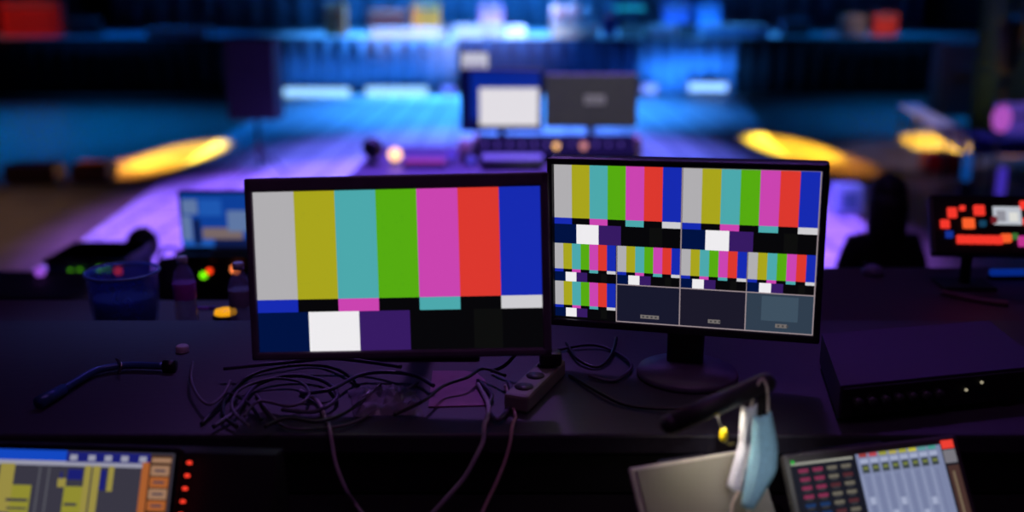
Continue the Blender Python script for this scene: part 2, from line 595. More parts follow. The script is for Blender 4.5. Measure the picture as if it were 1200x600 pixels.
# ------------------------------------------------------------------ centre desk in the hall (8 m)
CY = 8.0
cz = at(600, 190, Y=CY).z
cl, cr = at(424, 190, Y=CY).x, at(752, 190, Y=CY).x
cd = thing('control_table', 'dark table carrying the white screen and the grey monitor back, in mid hall', 'table', ((cl + cr) / 2, CY + .1, 0))
W = cr - cl
MB().box(0, 0, cz - .03, W, 1.6, .06, mat('dark_violet_top', (60, 50, 78), .5), .01).build('table_top', cd)
MB().box(0, -.76, (cz - .06) / 2, W - .04, .03, cz - .08, BLACKCLOTH, .005).build('front_panel', cd)
for s in (-1, 1):
    for q in (-1, 1):
        MB().box(s * (W / 2 - .08), q * .7, (cz - .06) / 2, .06, .06, cz - .06, METAL, .005).build('leg', cd)


def monitor(name, label, cat, base, yaw, zc, w, h, rows, back=False, shell=BLACK_PL, bez=.012, foot='plate'):
    t = thing(name, label, cat, base, yaw)
    MB().box(0, .0, zc, w + 2 * bez, .035, h + 2 * bez, shell, .008).build('housing', t)
    if rows is not None:
        MB().rects(rows, -.0185).build('screen', t, (0, 0, zc))
    MB().box(0, .04, zc * .5 + .01, .06, .03, zc, shell, .008).build('neck', t)
    MB().box(0, .03, .008, w * .45, .2, .016, shell, .006).build('base', t)
    return t


CM = CY + .46
a, b = at(541, 82, Y=CM), at(634, 152, Y=CM)
w, h = b.x - a.x, a.z - b.z
u = lambda px: at(px, 120, Y=CM).x - (a.x + b.x) / 2
v = lambda py: at(588, py, Y=CM).z - (a.z + b.z) / 2
SB = glow('desk_screen_blue', (6, 40, 150), .9)
SD = glow('desk_screen_navy', (6, 12, 70), .8)
SW = glow('desk_screen_white', (226, 222, 228), 1.0)
rows = [(-w / 2, -h / 2, w / 2, h / 2, SD, 0), (u(552), v(140), u(632), v(84), SB, 1), (u(562), v(147), u(631), v(103), SW, 2)]
monitor('monitor', 'monitor facing the camera, white window on a blue screen, mid hall', 'monitor', ((a.x + b.x) / 2, CM, cz), 0, (a.z + b.z) / 2 - cz, w, h, rows)
a, b = at(641, 88, Y=CM - .1), at(744, 147, Y=CM - .1)
gm = monitor('monitor', 'dark grey back of a monitor with a small white badge, mid hall', 'monitor', ((a.x + b.x) / 2, CM - .1, cz), 0, (a.z + b.z) / 2 - cz, b.x - a.x, a.z - b.z, None, shell=BACKGREY)
q = at(697, 117, Y=CM - .12)
bd = MB()
bd.box(q.x - (a.x + b.x) / 2, -.022, q.z - cz, .17, .006, .075, mat('badge_white', (200, 200, 205), .4), .02)
for k, (dx, ww) in enumerate(((-.05, .03), (-.005, .04), (.05, .03))):
    bd.box(q.x - (a.x + b.x) / 2 + dx, -.026, q.z - cz, ww, .003, .018, mat('badge_mark', (120, 120, 128), .5))
bd.build('badge', gm)
# small tablet on a pole
a, b = at(541, 62, Y=CM + .2), at(572, 88, Y=CM + .2)
t = thing('tablet_stand', 'small white lit tablet on a pole above the blue and white screen', 'tablet', ((a.x + b.x) / 2, CM + .2, cz))
zc = (a.z + b.z) / 2 - cz
MB().lathe([(.08, 0), (.08, .015), (.015, .02)], m=MATT_BLK).build('base', t)
MB().cyl((0, .02, .015), (0, .02, zc), .012, m=MATT_BLK, n=10).build('pole', t)
MB().box(0, 0, zc, b.x - a.x + .02, .015, a.z - b.z + .02, BLACK_PL, .006).build('housing', t)
ww, hh = (b.x - a.x) / 2, (a.z - b.z) / 2
MB().rects([(-ww, -hh, ww, hh, glow('tablet_white', (205, 205, 225), .9), 0)] + [(ww * (-.8 + .42 * k), -hh * .5, ww * (-.56 + .42 * k), hh * .1, glow('tablet_grey', (130, 120, 170), .8), 1) for k in range(4)], -.009).build('screen', t, (0, 0, zc))


def put(px, Y=CY, z=None):
    q = at(px, 185, Y=Y)
    return Vector((q.x, Y, cz if z is None else z))


def lampball(px, py, Y, r, rgb, s, label, base_z):
    q = at(px, py, Y=Y)
    t = thing('indicator_lamp', label, 'lamp', (q.x, Y, base_z))
    dz = max(q.z - base_z, r + .005)
    MB().lathe([(r * .9, 0), (r * .9, .006), (r * .35, .012), (r * .35, max(dz - r * .7, .013))], m=BLACK_PL, n=16).build('base', t)
    MB().ball((0, 0, dz), r, glow('lampball_%d_%d' % (px, py), rgb, s)).build('bulb', t)
    return t


lampball(463, 181, CY - .1, .055, (255, 190, 140), 2.2, 'bright warm globe lamp on the centre desk above the yellow and cyan bars', cz)
lampball(529, 181, CY - .15, .035, (80, 60, 220), .9, 'small violet lamp beside the magenta box on the centre desk', cz)
lampball(552, 187, CY - .2, .035, (80, 70, 230), .9, 'small violet-blue lamp in front of the cup on the centre desk', cz)
lampball(652, 171, CY - .32, .025, (255, 190, 90), 1.6, 'small yellow lamp at the corner of the multi-picture monitor', cz)
lampball(684, 171, CY - .32, .03, (220, 140, 130), 1.0, 'small pinkish lamp under the grey monitor back', cz)
q = put(498, CY - .2)
t = thing('glow_box', 'low box with magenta light painted as glow, lying on the centre desk beside the globe lamp', 'glow_box', q)  # magenta light on a box, painted as glowing tiles
MB().box(0, 0, .02, .34, .2, .04, BLACK_PL, .01).build('housing', t)
kk = MB()
for i in range(8):
    for j in range(4):
        kk.box(-.14 + .04 * i, -.07 + .047 * j, .044, .036, .042, .01, glow('magenta_light', (180, 60, 200), .7))
kk.build('glow_field', t)
q = put(437, CY - .1)
t = thing('globe_speaker', 'dark round speaker on a foot at the end of the centre desk', 'speaker', q)
MB().lathe([(.06, 0), (.06, .015), (.02, .03), (.02, .06)], m=BLACK_PL).build('base', t)
MB().ball((0, 0, .13), .085, MATT_BLK).build('shell', t)
MB().lathe([(.055, 0), (.055, .008), (.03, .012)], m=METAL).build('driver_cone', t, (0, -.07, .14), (PI / 2, 0, 0))
q = put(545, CY - .05)
t = thing('paper_cup', 'beige paper cup below the blue and white screen', 'cup', q)
MB().lathe([(.04, 0), (.06, .17), (.05, .17), (.035, .02)], m=mat('cup_beige', (190, 165, 150), .7)).build('cup_wall', t)
MB().lathe([(.062, .165), (.064, .18), (.05, .187)], m=mat('cup_lid', (180, 180, 150), .5)).build('lid', t)
q = put(600, CY - .30)
t = thing('rack_unit', 'slate grey unit on the centre desk between the two big monitors', 'rack unit', q)
MB().box(0, 0, .05, .48, .25, .09, mat('slate_unit', (84, 92, 118), .5), .008).build('housing', t)
MB().box(0, -.127, .05, .46, .008, .07, BACKGREY, .003).build('front_plate', t)
for s in (-1, 1):
    MB().cyl((s * .18, -.13, .05), (s * .18, -.15, .05), .018, m=BLACK_PL, n=14).build('knob', t)

q = put(655, CY + .02)
t = thing('mixing_desk', 'dark navy mixing desk behind the slate grey unit, under the two mid hall screens', 'audio mixer', q)
hz_ = at(655, 158, Y=CY + .18).z - cz
MB().prism([(-.12, .002), (.25, .002), (.25, hz_ * .8), (.16, hz_), (-.12, hz_ * .35)], 'x', -.66, .62, mat('navy_shell', (10, 10, 22), .9, spec=.05)).build('body', t)
for k in range(12):
    MB().box(-.6 + .1 * k, .0, hz_ * .64 + .012, .014, .03, .016, BACKGREY, .003, Euler((R(40), 0, 0))).build('fader', t)
for s in (-1, 1):
    MB().box(s * .655 - .02, .06, hz_ * .5 + .004, .035, .38, hz_, mat('beige_cheek', (120, 100, 90), .7), .01).build('side_cheek', t)

# ------------------------------------------------------------------ people
SKIN = mat('skin', (190, 140, 115), .55)


def skinned(name, verts, edges, parent, m, root=0, sub=2):
    me = bpy.data.meshes.new(name)
    me.from_pydata([v[0] for v in verts], edges, [])
    me.materials.append(m)
    o = bpy.data.objects.new(name, me)
    COL.objects.link(o)
    o.parent = parent
    md = o.modifiers.new('skin', 'SKIN')
    sv = me.skin_vertices[0].data if me.skin_vertices else None
    if sv is None:
        me.skin_vertices.new() if hasattr(me.skin_vertices, 'new') else None
        bpy.context.view_layer.objects.active = o
        sv = me.skin_vertices[0].data
    for i, v in enumerate(verts):
        r = v[1]
        sv[i].radius = r if isinstance(r, tuple) else (r, r)
        sv[i].use_root = (i == root)
    md.use_smooth_shade = True
    s = o.modifiers.new('smooth', 'SUBSURF')
    s.levels = sub
    s.render_levels = sub
    return o


def person(loc, rz, label, sit, hair_rgb, shirt_rgb, trouser_rgb, sc_=1.0, seat_z=.50, long_hair=False):
    t = thing('person', label, 'person', loc, rz)
    hip = (seat_z + .12) if sit else .94
    V, E_ = [], []

    def add(p, r, parent=None):
        V.append((Vector(p), r))
        if parent is not None:
            E_.append((parent, len(V) - 1))
        return len(V) - 1
    # the figure faces +Y locally; lean forward a little when seated
    ln = .10 if sit else .0
    pel = add((0, 0, hip), (.145, .10))
    wa = add((0, .01 + ln * .2, hip + .20), (.125, .09), pel)
    ch = add((0, .0 + ln * .6, hip + .40), (.15, .10), wa)
    nb = add((0, -.01 + ln, hip + .53), (.062, .06), ch)
    nk = add((0, .0 + ln * 1.1, hip + .60), (.052, .054), nb)
    hd = add((0, .015 + ln * 1.2, hip + .68), (.070, .085), nk)
    ht = add((0, .01 + ln * 1.2, hip + .78), (.072, .088), hd)
    arms = []
    for s in (-1, 1):
        sh = add((s * .17, ln, hip + .46), .062, ch)
        if sit:
            el = add((s * .25, .12 + ln, hip + .22), .043, sh)
            wr = add((s * .16, .36 + ln, hip + .17), .028, el)
            d = Vector((-s * .15, .95, -.05))
        else:
            el = add((s * .25, -.02, hip + .20), .043, sh)
            wr = add((s * .24, .08, hip - .03), .028, el)
            d = Vector((-.05 * s, .25, -1))
        d.normalize()
        pm = add(V[wr][0] + d * .07, (.036, .018), wr)
        arms.append((sh, el, wr, pm, d, s))
    for (sh, el, wr, pm, d, s) in arms:
        side = d.cross(Vector((0, 0, 1))) if sit else Vector((0, 1, 0))
        side = (side - d * side.dot(d)).normalized()
        bend = d.cross(side) * (1 if sit else -s)
        for k, L in enumerate((.068, .078, .073, .058)):
            b0 = V[pm][0] + side * (.027 - .018 * k) + d * .02
            f0 = add(b0, .0095, pm)
            f1 = add(b0 + d * L * .5 - bend * .006, .0085, f0)
            add(b0 + d * L * .95 - bend * .022, .0075, f1)
        t0 = add(V[wr][0] + d * .04 + side * .036, .011, pm)
        add(V[wr][0] + d * .085 + side * .052, .009, t0)
    legs = []
    for s in (-1, 1):
        if sit:
            hp = add((s * .10, .06, hip - .02), .085, pel)
            kn = add((s * .14, .46, hip + .0), .060, hp)
            an = add((s * .13, .44, .10), .040, kn)
            to = add((s * .14, .60, .045), (.042, .028), an)
        else:
            hp = add((s * .10, 0, hip - .08), .085, pel)
            kn = add((s * .11, .02, .50), .060, hp)
            an = add((s * .12, -.02, .10), .040, kn)
            to = add((s * .14, .14, .045), (.042, .028), an)
        legs.append((hp, kn, an, to))
    body = skinned('body', V, E_, t, SKIN)
    # face and ears: small forms on the head
    c = V[ht][0] * .5 + V[hd][0] * .5
    f = MB()
    f.ball(c + Vector((0, .105, -.01)), .014, SKIN, 1, 1.2, 1.5)
    for s in (-1, 1):
        f.ball(c + Vector((s * .082, 0, -.005)), .022, SKIN, .4, .8, 1.3)
        f.ball(c + Vector((s * .032, .088, .015)), .009, mat('eye_dark', (30, 24, 22), .3))
    f.ball(c + Vector((0, .092, -.052)), .016, mat('lips', (150, 90, 85), .5), 1.5, .6, .5)
    f.build('face_features', t)
    h = MB()
    bm = h.bm
    hm = mat('hair_%d' % hair_rgb[0], hair_rgb, .6, scale=90, bump=.4)
    h.ball(c + Vector((0, -.022, .032)), .115, hm, .90, 1.02, 1.0)
    for vv in list(bm.verts):
        rel = vv.co - c
        if rel.y > .02 and rel.z < .055:
            vv.co += Vector((0, -.05 * min(1, (rel.y - .02) / .06), .045 * min(1, (.055 - rel.z) / .05)))
    if long_hair:
        h.lathe([(.05, -.30), (.098, -.26), (.112, -.16), (.112, -.04), (.102, .04)], (c.x, c.y - .035, c.z), hm)
    h.build('hair', t)
    # clothing
    SV, SE = [], []

    def sadd(p, r, parent=None):
        SV.append((Vector(p), r))
        if parent is not None:
            SE.append((parent, len(SV) - 1))
        return len(SV) - 1
    g = 1.16
    a0 = sadd(V[pel][0] + Vector((0, 0, .02)), (.17, .125))
    a1 = sadd(V[wa][0], (.155, .115), a0)
    a2 = sadd(V[ch][0], (.18, .125), a1)
    sadd(V[nb][0] - Vector((0, 0, .015)), (.078, .075), a2)
    for (sh, el, wr, pm, d, s) in arms:
        b1 = sadd(V[sh][0], .078, a2)
        b2 = sadd(V[el][0], .057, b1)
        sadd(V[el][0] * .12 + V[wr][0] * .88, .042, b2)
    skinned('shirt', SV, SE, t, mat('shirt_%d_%d' % (shirt_rgb[0], shirt_rgb[2]), shirt_rgb, .85, scale=60, bump=.2))
    TV, TE = [], []
    TV.append((V[pel][0] - Vector((0, 0, .01)), (.16, .115)))
    for (hp, kn, an, to) in legs:
        i = len(TV)
        TV += [(V[hp][0], .10), (V[kn][0], .075), (V[an][0] * .9 + V[kn][0] * .1, .058)]
        TE += [(0, i), (i, i + 1), (i + 1, i + 2)]
    skinned('trousers', TV, TE, t, mat('trousers_%d' % trouser_rgb[2], trouser_rgb, .85, scale=60))
    for (hp, kn, an, to) in legs:
        s_ = MB()
        d = V[to][0] - V[an][0]
        s_.ball(V[an][0] + Vector((d.x * .5, d.y * .55, -.052)), .07, MATT_BLK, .72, 1.9, .66)
        s_.build('shoe', t)
    t.scale = (sc_,) * 3
    return t


q = at(1043, 196, Y=5.5)
person((q.x, 5.5, 0), R(4), 'long-haired person in black standing with back turned beside the red-lit button panel', False, (22, 18, 24), (16, 16, 22), (18, 18, 24), q.z / 1.85, long_hair=True)
q = at(163, 281, Y=6.1)
person((q.x, 6.1, 0), R(12), 'dark-haired person seated behind the blue plastic tub, back turned', True, (24, 18, 24), (24, 26, 48), (22, 22, 30), 1.0, max(.3, q.z - 1.02))
cz2 = max(.3, q.z - 1.02)
ch = thing('office_chair', 'dark chair under the seated dark-haired person', 'chair', (q.x, 6.1, 0), R(12))
MB().box(0, .12, cz2 - .075, .46, .44, .07, BLACKCLOTH, .03).build('seat', ch)
MB().box(0, -.22, cz2 + .30, .42, .05, .42, BLACKCLOTH, .025, Euler((R(6), 0, 0))).build('backrest', ch)
MB().box(0, -.20, cz2 + .02, .06, .03, .22, METAL, .01).build('back_bracket', ch)
MB().cyl((0, .1, .08), (0, .1, cz2 - .10), .03, m=METAL).build('gas_column', ch)
for k in range(5):
    a = R(72 * k + 20)
    g = MB().tube([(0, .1, .1), (.26 * math.cos(a), .1 + .26 * math.sin(a), .07)], .02, BLACK_PL).build('leg', ch)
    MB().ball((.26 * math.cos(a), .1 + .26 * math.sin(a), .03), .03, MATT_BLK).build('caster', g)

# ------------------------------------------------------------------ left: racks and displays (4 to 5 m)
def rack(px0, px1, py_top, Y, depth, label, leds, m=CASE, name='equipment_rack'):
    a, b = at(px0, py_top, Y=Y), at(px1, py_top, Y=Y)
    w, h = b.x - a.x, a.z
    t = thing(name, label, 'equipment rack', ((a.x + b.x) / 2, Y + depth / 2, 0))
    MB().box(0, 0, h / 2 + .03, w, depth, h - .06, m, .015).build('case_body', t)
    MB().box(0, 0, h - .015, w + .02, depth + .02, .03, METAL, .006).build('lid_edge', t)
    nf = 6
    fp = MB()
    for k in range(nf):
        z = h - .12 - k * .14
        fp.box(0, -depth / 2 - .008, z, w - .08, .02, .125, BLACK_PL, .004)
    fp.build('front_plates', t)
    for s in (-1, 1):
        for q in (-1, 1):
            MB().cyl((s * (w / 2 - .08), q * (depth / 2 - .08) - .015, .035), (s * (w / 2 - .08), q * (depth / 2 - .08) + .015, .035), .035, m=MATT_BLK).build('caster', t)
    for px, py, r, rgb, s in leds:
        p = at(px, py, Y=Y - .03)
        MB().ball((p.x - (a.x + b.x) / 2, -depth / 2 - .025, p.z), r, glow('led_%d_%d' % (px, py), rgb, s), 1, .5, 1).build('status_light', t)
    return t, h


GR, RD = (90, 190, 20), (255, 60, 60)
rk, rh = rack(206, 330, 298, 4.5, .6, 'dark rack with a green and an orange light under the blue display', [(238, 323, .016, (110, 230, 10), 2.0), (245, 318, .013, (255, 60, 20), 2.0), (275, 316, .019, (255, 130, 70), 2.2)])
a, b = at(212, 226, Y=4.6), at(336, 286, Y=4.6)
w, h = b.x - a.x, a.z - b.z
BB = [glow('view_blue', (20, 80, 190), .6), glow('view_pale', (120, 150, 205), .6), glow('view_navy', (20, 34, 90), .6), glow('view_beige', (150, 130, 130), .6), glow('view_mid', (40, 110, 220), .6)]
rows = [(-w / 2, -h / 2, w / 2, h / 2, BB[0], 0)]
cxs = (a.x + b.x) / 2
uu = lambda px: at(px, 260, Y=4.6).x - cxs
vv_ = lambda py: at(250, py, Y=4.6).z - (a.z + b.z) / 2
for x0, y0, x1, y1, k in ((216, 233, 234, 250, 1), (236, 233, 262, 252, 4), (264, 231, 290, 262, 0), (214, 252, 226, 280, 1), (228, 256, 236, 286, 2), (238, 266, 285, 279, 3), (252, 279, 300, 288, 2), (268, 246, 300, 270, 1), (213, 280, 250, 288, 4)):
    rows.append((uu(x0), vv_(y1), uu(x1), vv_(y0), BB[k], 1 + k % 3))
monitor('monitor', 'display with a blurry blue and white picture, standing on the dark rack', 'monitor', (cxs, 4.6, rh), 0, (a.z + b.z) / 2 - rh, w, h, rows)

rack(52, 145, 304, 5.0, .40, 'low dark blue rack with green and red lights, left of the seated person', [(82, 318, .012, GR, .9), (93, 317, .012, GR, .7), (116, 316, .016, GR, 1.2), (126, 316, .010, GR, 1.0), (138, 318, .017, RD, 1.6)], mat('blue_case', (40, 62, 120), .45))
t = thing('backpack', 'dark backpack slumped beside the rack with the green and orange lights', 'bag', (at(202, 330, Y=5.64).x, 5.64, 0))
zz = at(196, 303, Y=5.64).z
MB().lathe([(.15, 0), (.175, .1), (.17, zz * .55), (.14, zz * .85), (.06, zz)], m=mat('bag_cloth', (20, 18, 26), .85, bump=.3)).build('bag_body', t)
MB().tube([(-.08, 0, zz * .95), (-.04, 0, zz + .05), (.04, 0, zz + .05), (.08, 0, zz * .95)], .012, MATT_BLK).build('handle', t)
MB().ball((0, -.12, zz * .4), .13, mat('bag_pocket', (26, 24, 34), .8), .9, .45, 1.1).build('pocket', t)
# far left dark case with violet lamp
q = at(24, 345, Y=4.6)
t = thing('equipment_case', 'black case at the far left edge, behind the maroon table', 'case', (q.x, 4.7, 0))
MB().box(0, 0, q.z / 2, .62, .5, q.z, CASE, .02).build('shell', t)
MB().box(0, 0, q.z + .012, .60, .48, .03, MATT_BLK, .01).build('lid', t)
lampball(47, 320, 4.8, .026, (150, 80, 210), 1.0, 'round violet lamp on the black case at the far left', q.z + .027)

# ------------------------------------------------------------------ maroon side tables behind the front desk
def side_table(x0, x1, y0, y1, label):
    t = thing('side_table', label, 'table', ((x0 + x1) / 2, (y0 + y1) / 2, 0))
    w = x1 - x0
    d = y1 - y0
    MB().box(0, 0, TABLE_Z - .02, w, d, .04, MAROON, .006).build('table_top', t)
    MB().box(0, -d / 2 + .04, TABLE_Z - .14, w - .06, .02, .2, DESK_DARK, .004).build('apron', t)
    for s in (-1, 1):
        for q in (-1, 1):
            MB().box(s * (w / 2 - .06), q * (d / 2 - .06), (TABLE_Z - .04) / 2, .05, .05, TABLE_Z - .04, METAL, .004).build('leg', t)
    return t


side_table(-1.95, -.35, 2.45, 2.83, 'dark maroon side table behind the left part of the front desk')
side_table(.35, 2.0, 2.45, 3.2, 'dark maroon side table behind the right part of the front desk')

# blue plastic tub
q = at(137, 391, Z=TABLE_Z)
t = thing('plastic_tub', 'clear blue-tinted plastic tub on the maroon side table', 'tub', (q.x, q.y + .075, TABLE_Z))
TUB = mat('blue_clear_plastic', (80, 125, 225), .25, alpha=.5)
MB().lathe([(.068, 0), (.083, .012), (.090, .06), (.092, .14), (.096, .145), (.096, .152), (.086, .152), (.084, .14), (.08, .02), (.0, .0185)], m=TUB, open_top=True).build('tub_wall', t)
MB().lathe([(.078, .02), (.080, .085)], m=mat('tub_content', (50, 70, 150), .5)).build('contents', t)
MB().tube([(.0955 * math.cos(R(15 * k)), .0955 * math.sin(R(15 * k)), .151) for k in range(25)], .004, mat('tub_rim', (90, 110, 170), .35), 8, 2).build('rim', t)


def bottle(px, py, label, h=.20, r=.030, lab=(190, 70, 200), body=(170, 176, 220)):
    q = at(px, py, Z=TABLE_Z)
    t = thing('water_bottle', label, 'bottle', (q.x, q.y, TABLE_Z))
    g = mat('bottle_plastic_%d' % px, body, .15, alpha=.45)
    MB().lathe([(r * .8, 0), (r, .008), (r, h * .3), (r * .94, h * .34), (r, h * .38), (r, h * .68), (r * .8, h * .78), (r * .42, h * .88), (r * .42, h * .92)], m=g).build('bottle_body', t)
    MB().lathe([(r * 1.01, h * .42), (r * 1.02, h * .43), (r * 1.02, h * .63), (r * 1.01, h * .64)], m=mat('bottle_label_%d' % px, lab, .5)).build('paper_label', t)
    MB().lathe([(r * .48, h * .91), (r * .48, h * .99), (r * .42, h)], m=mat('bottle_cap', (210, 210, 225), .4)).build('cap', t)
    return t


bottle(220, 384, 'water bottle with a violet label on the maroon table, beside the blue tub')
bottle(285, 393, 'clear water bottle close against the frame of the big color-bar monitor', lab=(150, 140, 175))
q = at(264, 365, Z=TABLE_Z + .02)
t = thing('puck_light', 'flat round amber light lying between the two water bottles', 'lamp', (q.x, q.y, TABLE_Z))
MB().lathe([(.034, 0), (.036, .01), (.034, .014)], m=BLACK_PL).build('housing', t)
MB().lathe([(.031, .0145), (.029, .024), (.018, .028)], m=glow('amber_puck', (250, 170, 20), .9)).build('lens', t)
q0, q1 = at(226, 359, Z=TABLE_Z + .01), at(252, 359, Z=TABLE_Z + .01)
t = thing('highlight_strip', 'thin violet highlight, shaped as an added rod, beside the amber light', 'highlight', ((q0.x + q1.x) / 2, q0.y, TABLE_Z + .005))  # a violet highlight on the table, modelled as an added rod
L = (q1.x - q0.x) / 2
MB().cyl((-L, 0, 0), (L * .5, 0, 0), .005, m=mat('highlight_violet', (150, 80, 200), .4), n=12).build('highlight_rod', t)
MB().cyl((L * .5, 0, 0), (L, 0, 0), .0056, m=mat('highlight_dim', (90, 50, 140), .4), n=12).build('cap', t)

# red-lit button panel on a short stand, right
PY = 2.95
q = at(1165, 323, Y=PY)
t = thing('button_panel', 'panel of red lit buttons with a small white screen on a short stand', 'control panel', (q.x, PY, TABLE_Z), R(-4))
cxp = q.x
zc = at(1165, 270, Y=PY - .05).z - TABLE_Z
PR = Euler((R(-28), 0, 0))
MB().box(0, 0, 0, .42, .035, .19, BLACK_PL, .008).build('housing', t, (0, 0, zc), PR)
S = 1 / FPX * 3.02


def pp(px, py):
    return ((px - 1165) * S, (262 - py) * S * 1.15)


RED = glow('button_red', (235, 52, 40), 1.1)
ORG = glow('button_orange', (240, 90, 40), 1.1)
for px, py, ww, hh, m in ((1099, 262, 10, 10, RED), (1108, 250, 10, 12, RED), (1126, 261, 13, 12, ORG), (1139, 247, 12, 12, RED), (1190, 241, 8, 10, RED), (1155, 257, 6, 8, glow('button_dim', (120, 30, 40), .8)), (1120, 245, 6, 6, RED), (1192, 258, 8, 8, RED),
                          (1167, 276, 11, 10, ORG), (1186, 279, 11, 12, glow('button_magenta', (190, 50, 140), 1)), (1177, 274, 6, 7, glow('button_green', (70, 130, 60), .7)), (1103, 273, 8, 8, glow('button_blue', (20, 50, 150), .9)), (1142, 261, 7, 7, glow('button_teal', (20, 70, 100), .8))):
    x, z = pp(px, py)
    MB().box(x, 0, z, ww * S, .012, hh * S, m, .002).build('button', t, (0, 0, zc), PR).location = Vector((0, 0, zc)) + PR.to_matrix() @ Vector((0, -.022, 0))
for k in range(5):
    x, z = pp(1116 + 10.5 * k, 278)
    MB().box(x, 0, z, 9.6 * S, .012, 10 * S, RED, .002).build('button', t, Vector((0, 0, zc)) + PR.to_matrix() @ Vector((0, -.022, 0)), PR)
x, z = pp(1171, 252)
MB().rects([(x - 16 * S, z - 11 * S, x + 16 * S, z + 11 * S, glow('mini_screen', (190, 195, 205), .95), 0), (x - 12 * S, z - 7 * S, x - 2 * S, z + 6 * S, glow('mini_grey', (150, 150, 160), .9), 1), (x + 2 * S, z - 7 * S, x + 12 * S, z + 4 * S, glow('mini_white', (225, 225, 220), .95), 1)], 0).build('screen', t, Vector((0, 0, zc)) + PR.to_matrix() @ Vector((0, -.019, 0)), PR)
MB().cyl((-.08, .02, .01), (-.08, .02, zc), .016, m=MATT_BLK).build('pole', t)
MB().box(-.08, .02, .006, .16, .12, .012, MATT_BLK, .004).build('base', t)
q = at(1180, 319, Z=TABLE_Z + .02)
t = thing('light_strip', 'blue glowing light strip lying below the red-lit button panel', 'lamp', (q.x + .09, q.y, TABLE_Z), R(2))
MB().box(0, 0, .006, .30, .03, .012, METAL, .003).build('channel', t)
MB().box(0, 0, .020, .29, .024, .02, glow('strip_blue', (6, 46, 150), .7), .004).build('diffuser', t)
q = at(1022, 322, Z=TABLE_Z)
t = thing('computer_mouse', 'pale violet mouse on the maroon table right of the multi-picture monitor', 'computer mouse', (q.x, q.y, TABLE_Z), R(60))
MB().lathe([(.03, 0), (.034, .012), (.028, .026), (.012, .034)], m=mat('mouse_shell', (120, 110, 150), .4)).build('shell', t)
MB().cyl((-.006, .025, .031), (.006, .025, .031), .008, m=MATT_BLK, n=14).build('scroll_wheel', t)
tag(MB().tube([at(1104, 342, Z=TABLE_Z + .008), at(1125, 347, Z=TABLE_Z + .008), at(1150, 352, Z=TABLE_Z + .008), at(1182, 356, Z=TABLE_Z + .008)], .008, mat('pinkish_cable', (120, 70, 90), .5)).build('cable'), 'thick pinkish cable lying on the maroon table under the button panel', 'cable')

# ------------------------------------------------------------------ the front desk
dt = thing('control_desk', 'long black control desk carrying the two color-bar monitors', 'desk', (0, 1.97, 0))
MB().box(0, 0, DESK_Z - .02, 3.4, .66, .04, DESK, .006).build('desk_top', dt)
MB().box(0, -.31, (DESK_Z - .04 + SHELF_Z) / 2, 3.36, .02, DESK_Z - .04 - SHELF_Z, DESK_DARK, .003).build('front_panel', dt)
MB().box(0, -.72, SHELF_Z - .02, 3.4, .80, .04, mat('shelf_black', (20, 19, 22), .6), .006).build('lower_shelf', dt)
MB().box(0, .30, DESK_Z / 2, 3.3, .02, DESK_Z - .06, DESK_DARK, .003).build('rear_panel', dt)
for s in (-1.66, 0, 1.66):
    MB().box(s, -.38, (SHELF_Z - .04) / 2, .04, 1.36, SHELF_Z - .04, DESK_DARK, .003).build('leg_panel', dt)

# SMPTE test card
CB = {'gry': (176, 174, 177), 'yel': (168, 164, 28), 'cyn': (76, 168, 172), 'grn': (86, 170, 16), 'mag': (202, 68, 176), 'red': (220, 56, 46), 'blu': (22, 42, 176),
      'blk': (6, 6, 8), 'wht': (238, 236, 239), 'ngi': (0, 18, 66), 'plq': (54, 26, 98), 'plg': (12, 13, 12), 'lgt': (205, 204, 208)}
C_ = {k: glow('card_' + k, v, 1.0) for k, v in CB.items()}


def card(x0, ztop, w, h):
    """test-card rectangles; z counts down from ztop."""
    L = [(x0, ztop - h, x0 + w, ztop, C_['blk'], 0)]
    for i, k in enumerate(('gry', 'yel', 'cyn', 'grn', 'mag', 'red', 'blu')):
        L.append((x0 + w * i / 7, ztop - h * .672, x0 + w * (i + 1) / 7, ztop, C_[k], 1))
    for i, k in enumerate(('blu', 'blk', 'mag', 'blk', 'cyn', 'blk', 'lgt')):
        L.append((x0 + w * i / 7, ztop - h * .752, x0 + w * (i + 1) / 7, ztop - h * .672, C_[k], 1))
    for i, k in enumerate(('ngi', 'wht', 'plq')):
        L.append((x0 + w * i * 5 / 28, ztop - h, x0 + w * (i + 1) * 5 / 28, ztop - h * .752, C_[k], 1))
    L.append((x0 + w * .76, ztop - h, x0 + w * .86, ztop - h * .752, C_['plg'], 1))
    return L


def desk_monitor(label, pos, rot, w, h, rows, bz, base_at, FR):
    """root at the stand's foot; the panel is carried at its tilt."""
    t = thing('monitor', label, 'monitor', base_at)
    loc = Vector(pos) - Vector(base_at)
    rot = Euler([R(v) for v in rot])
    l, r_, tp, bt = bz
    W_, H_ = w + l + r_, h + tp + bt
    ox, oz = (r_ - l) / 2, (tp - bt) / 2
    hb = MB()
    hb.box(ox, .022, oz, W_, .04, H_, FR, .006)
    # raised bezel around the panel
    hb.box(-w / 2 - l / 2, -.002, oz, l, .014, H_, FR, .004)
    hb.box(w / 2 + r_ / 2, -.002, oz, r_, .014, H_, FR, .004)
    hb.box(ox, -.002, h / 2 + tp / 2, W_, .014, tp, FR, .004)
    hb.box(ox, -.002, -h / 2 - bt / 2, W_, .014, bt, FR, .004)
    hb.build('frame', t, loc, rot)
    MB().box(0, .055, 0, W_ * .6, .04, H_ * .6, BLACK_PL, .015).build('rear_shell', t, loc, rot)
    MB().rects(rows, 0.0).build('screen', t, loc, rot)
    return t, loc, rot


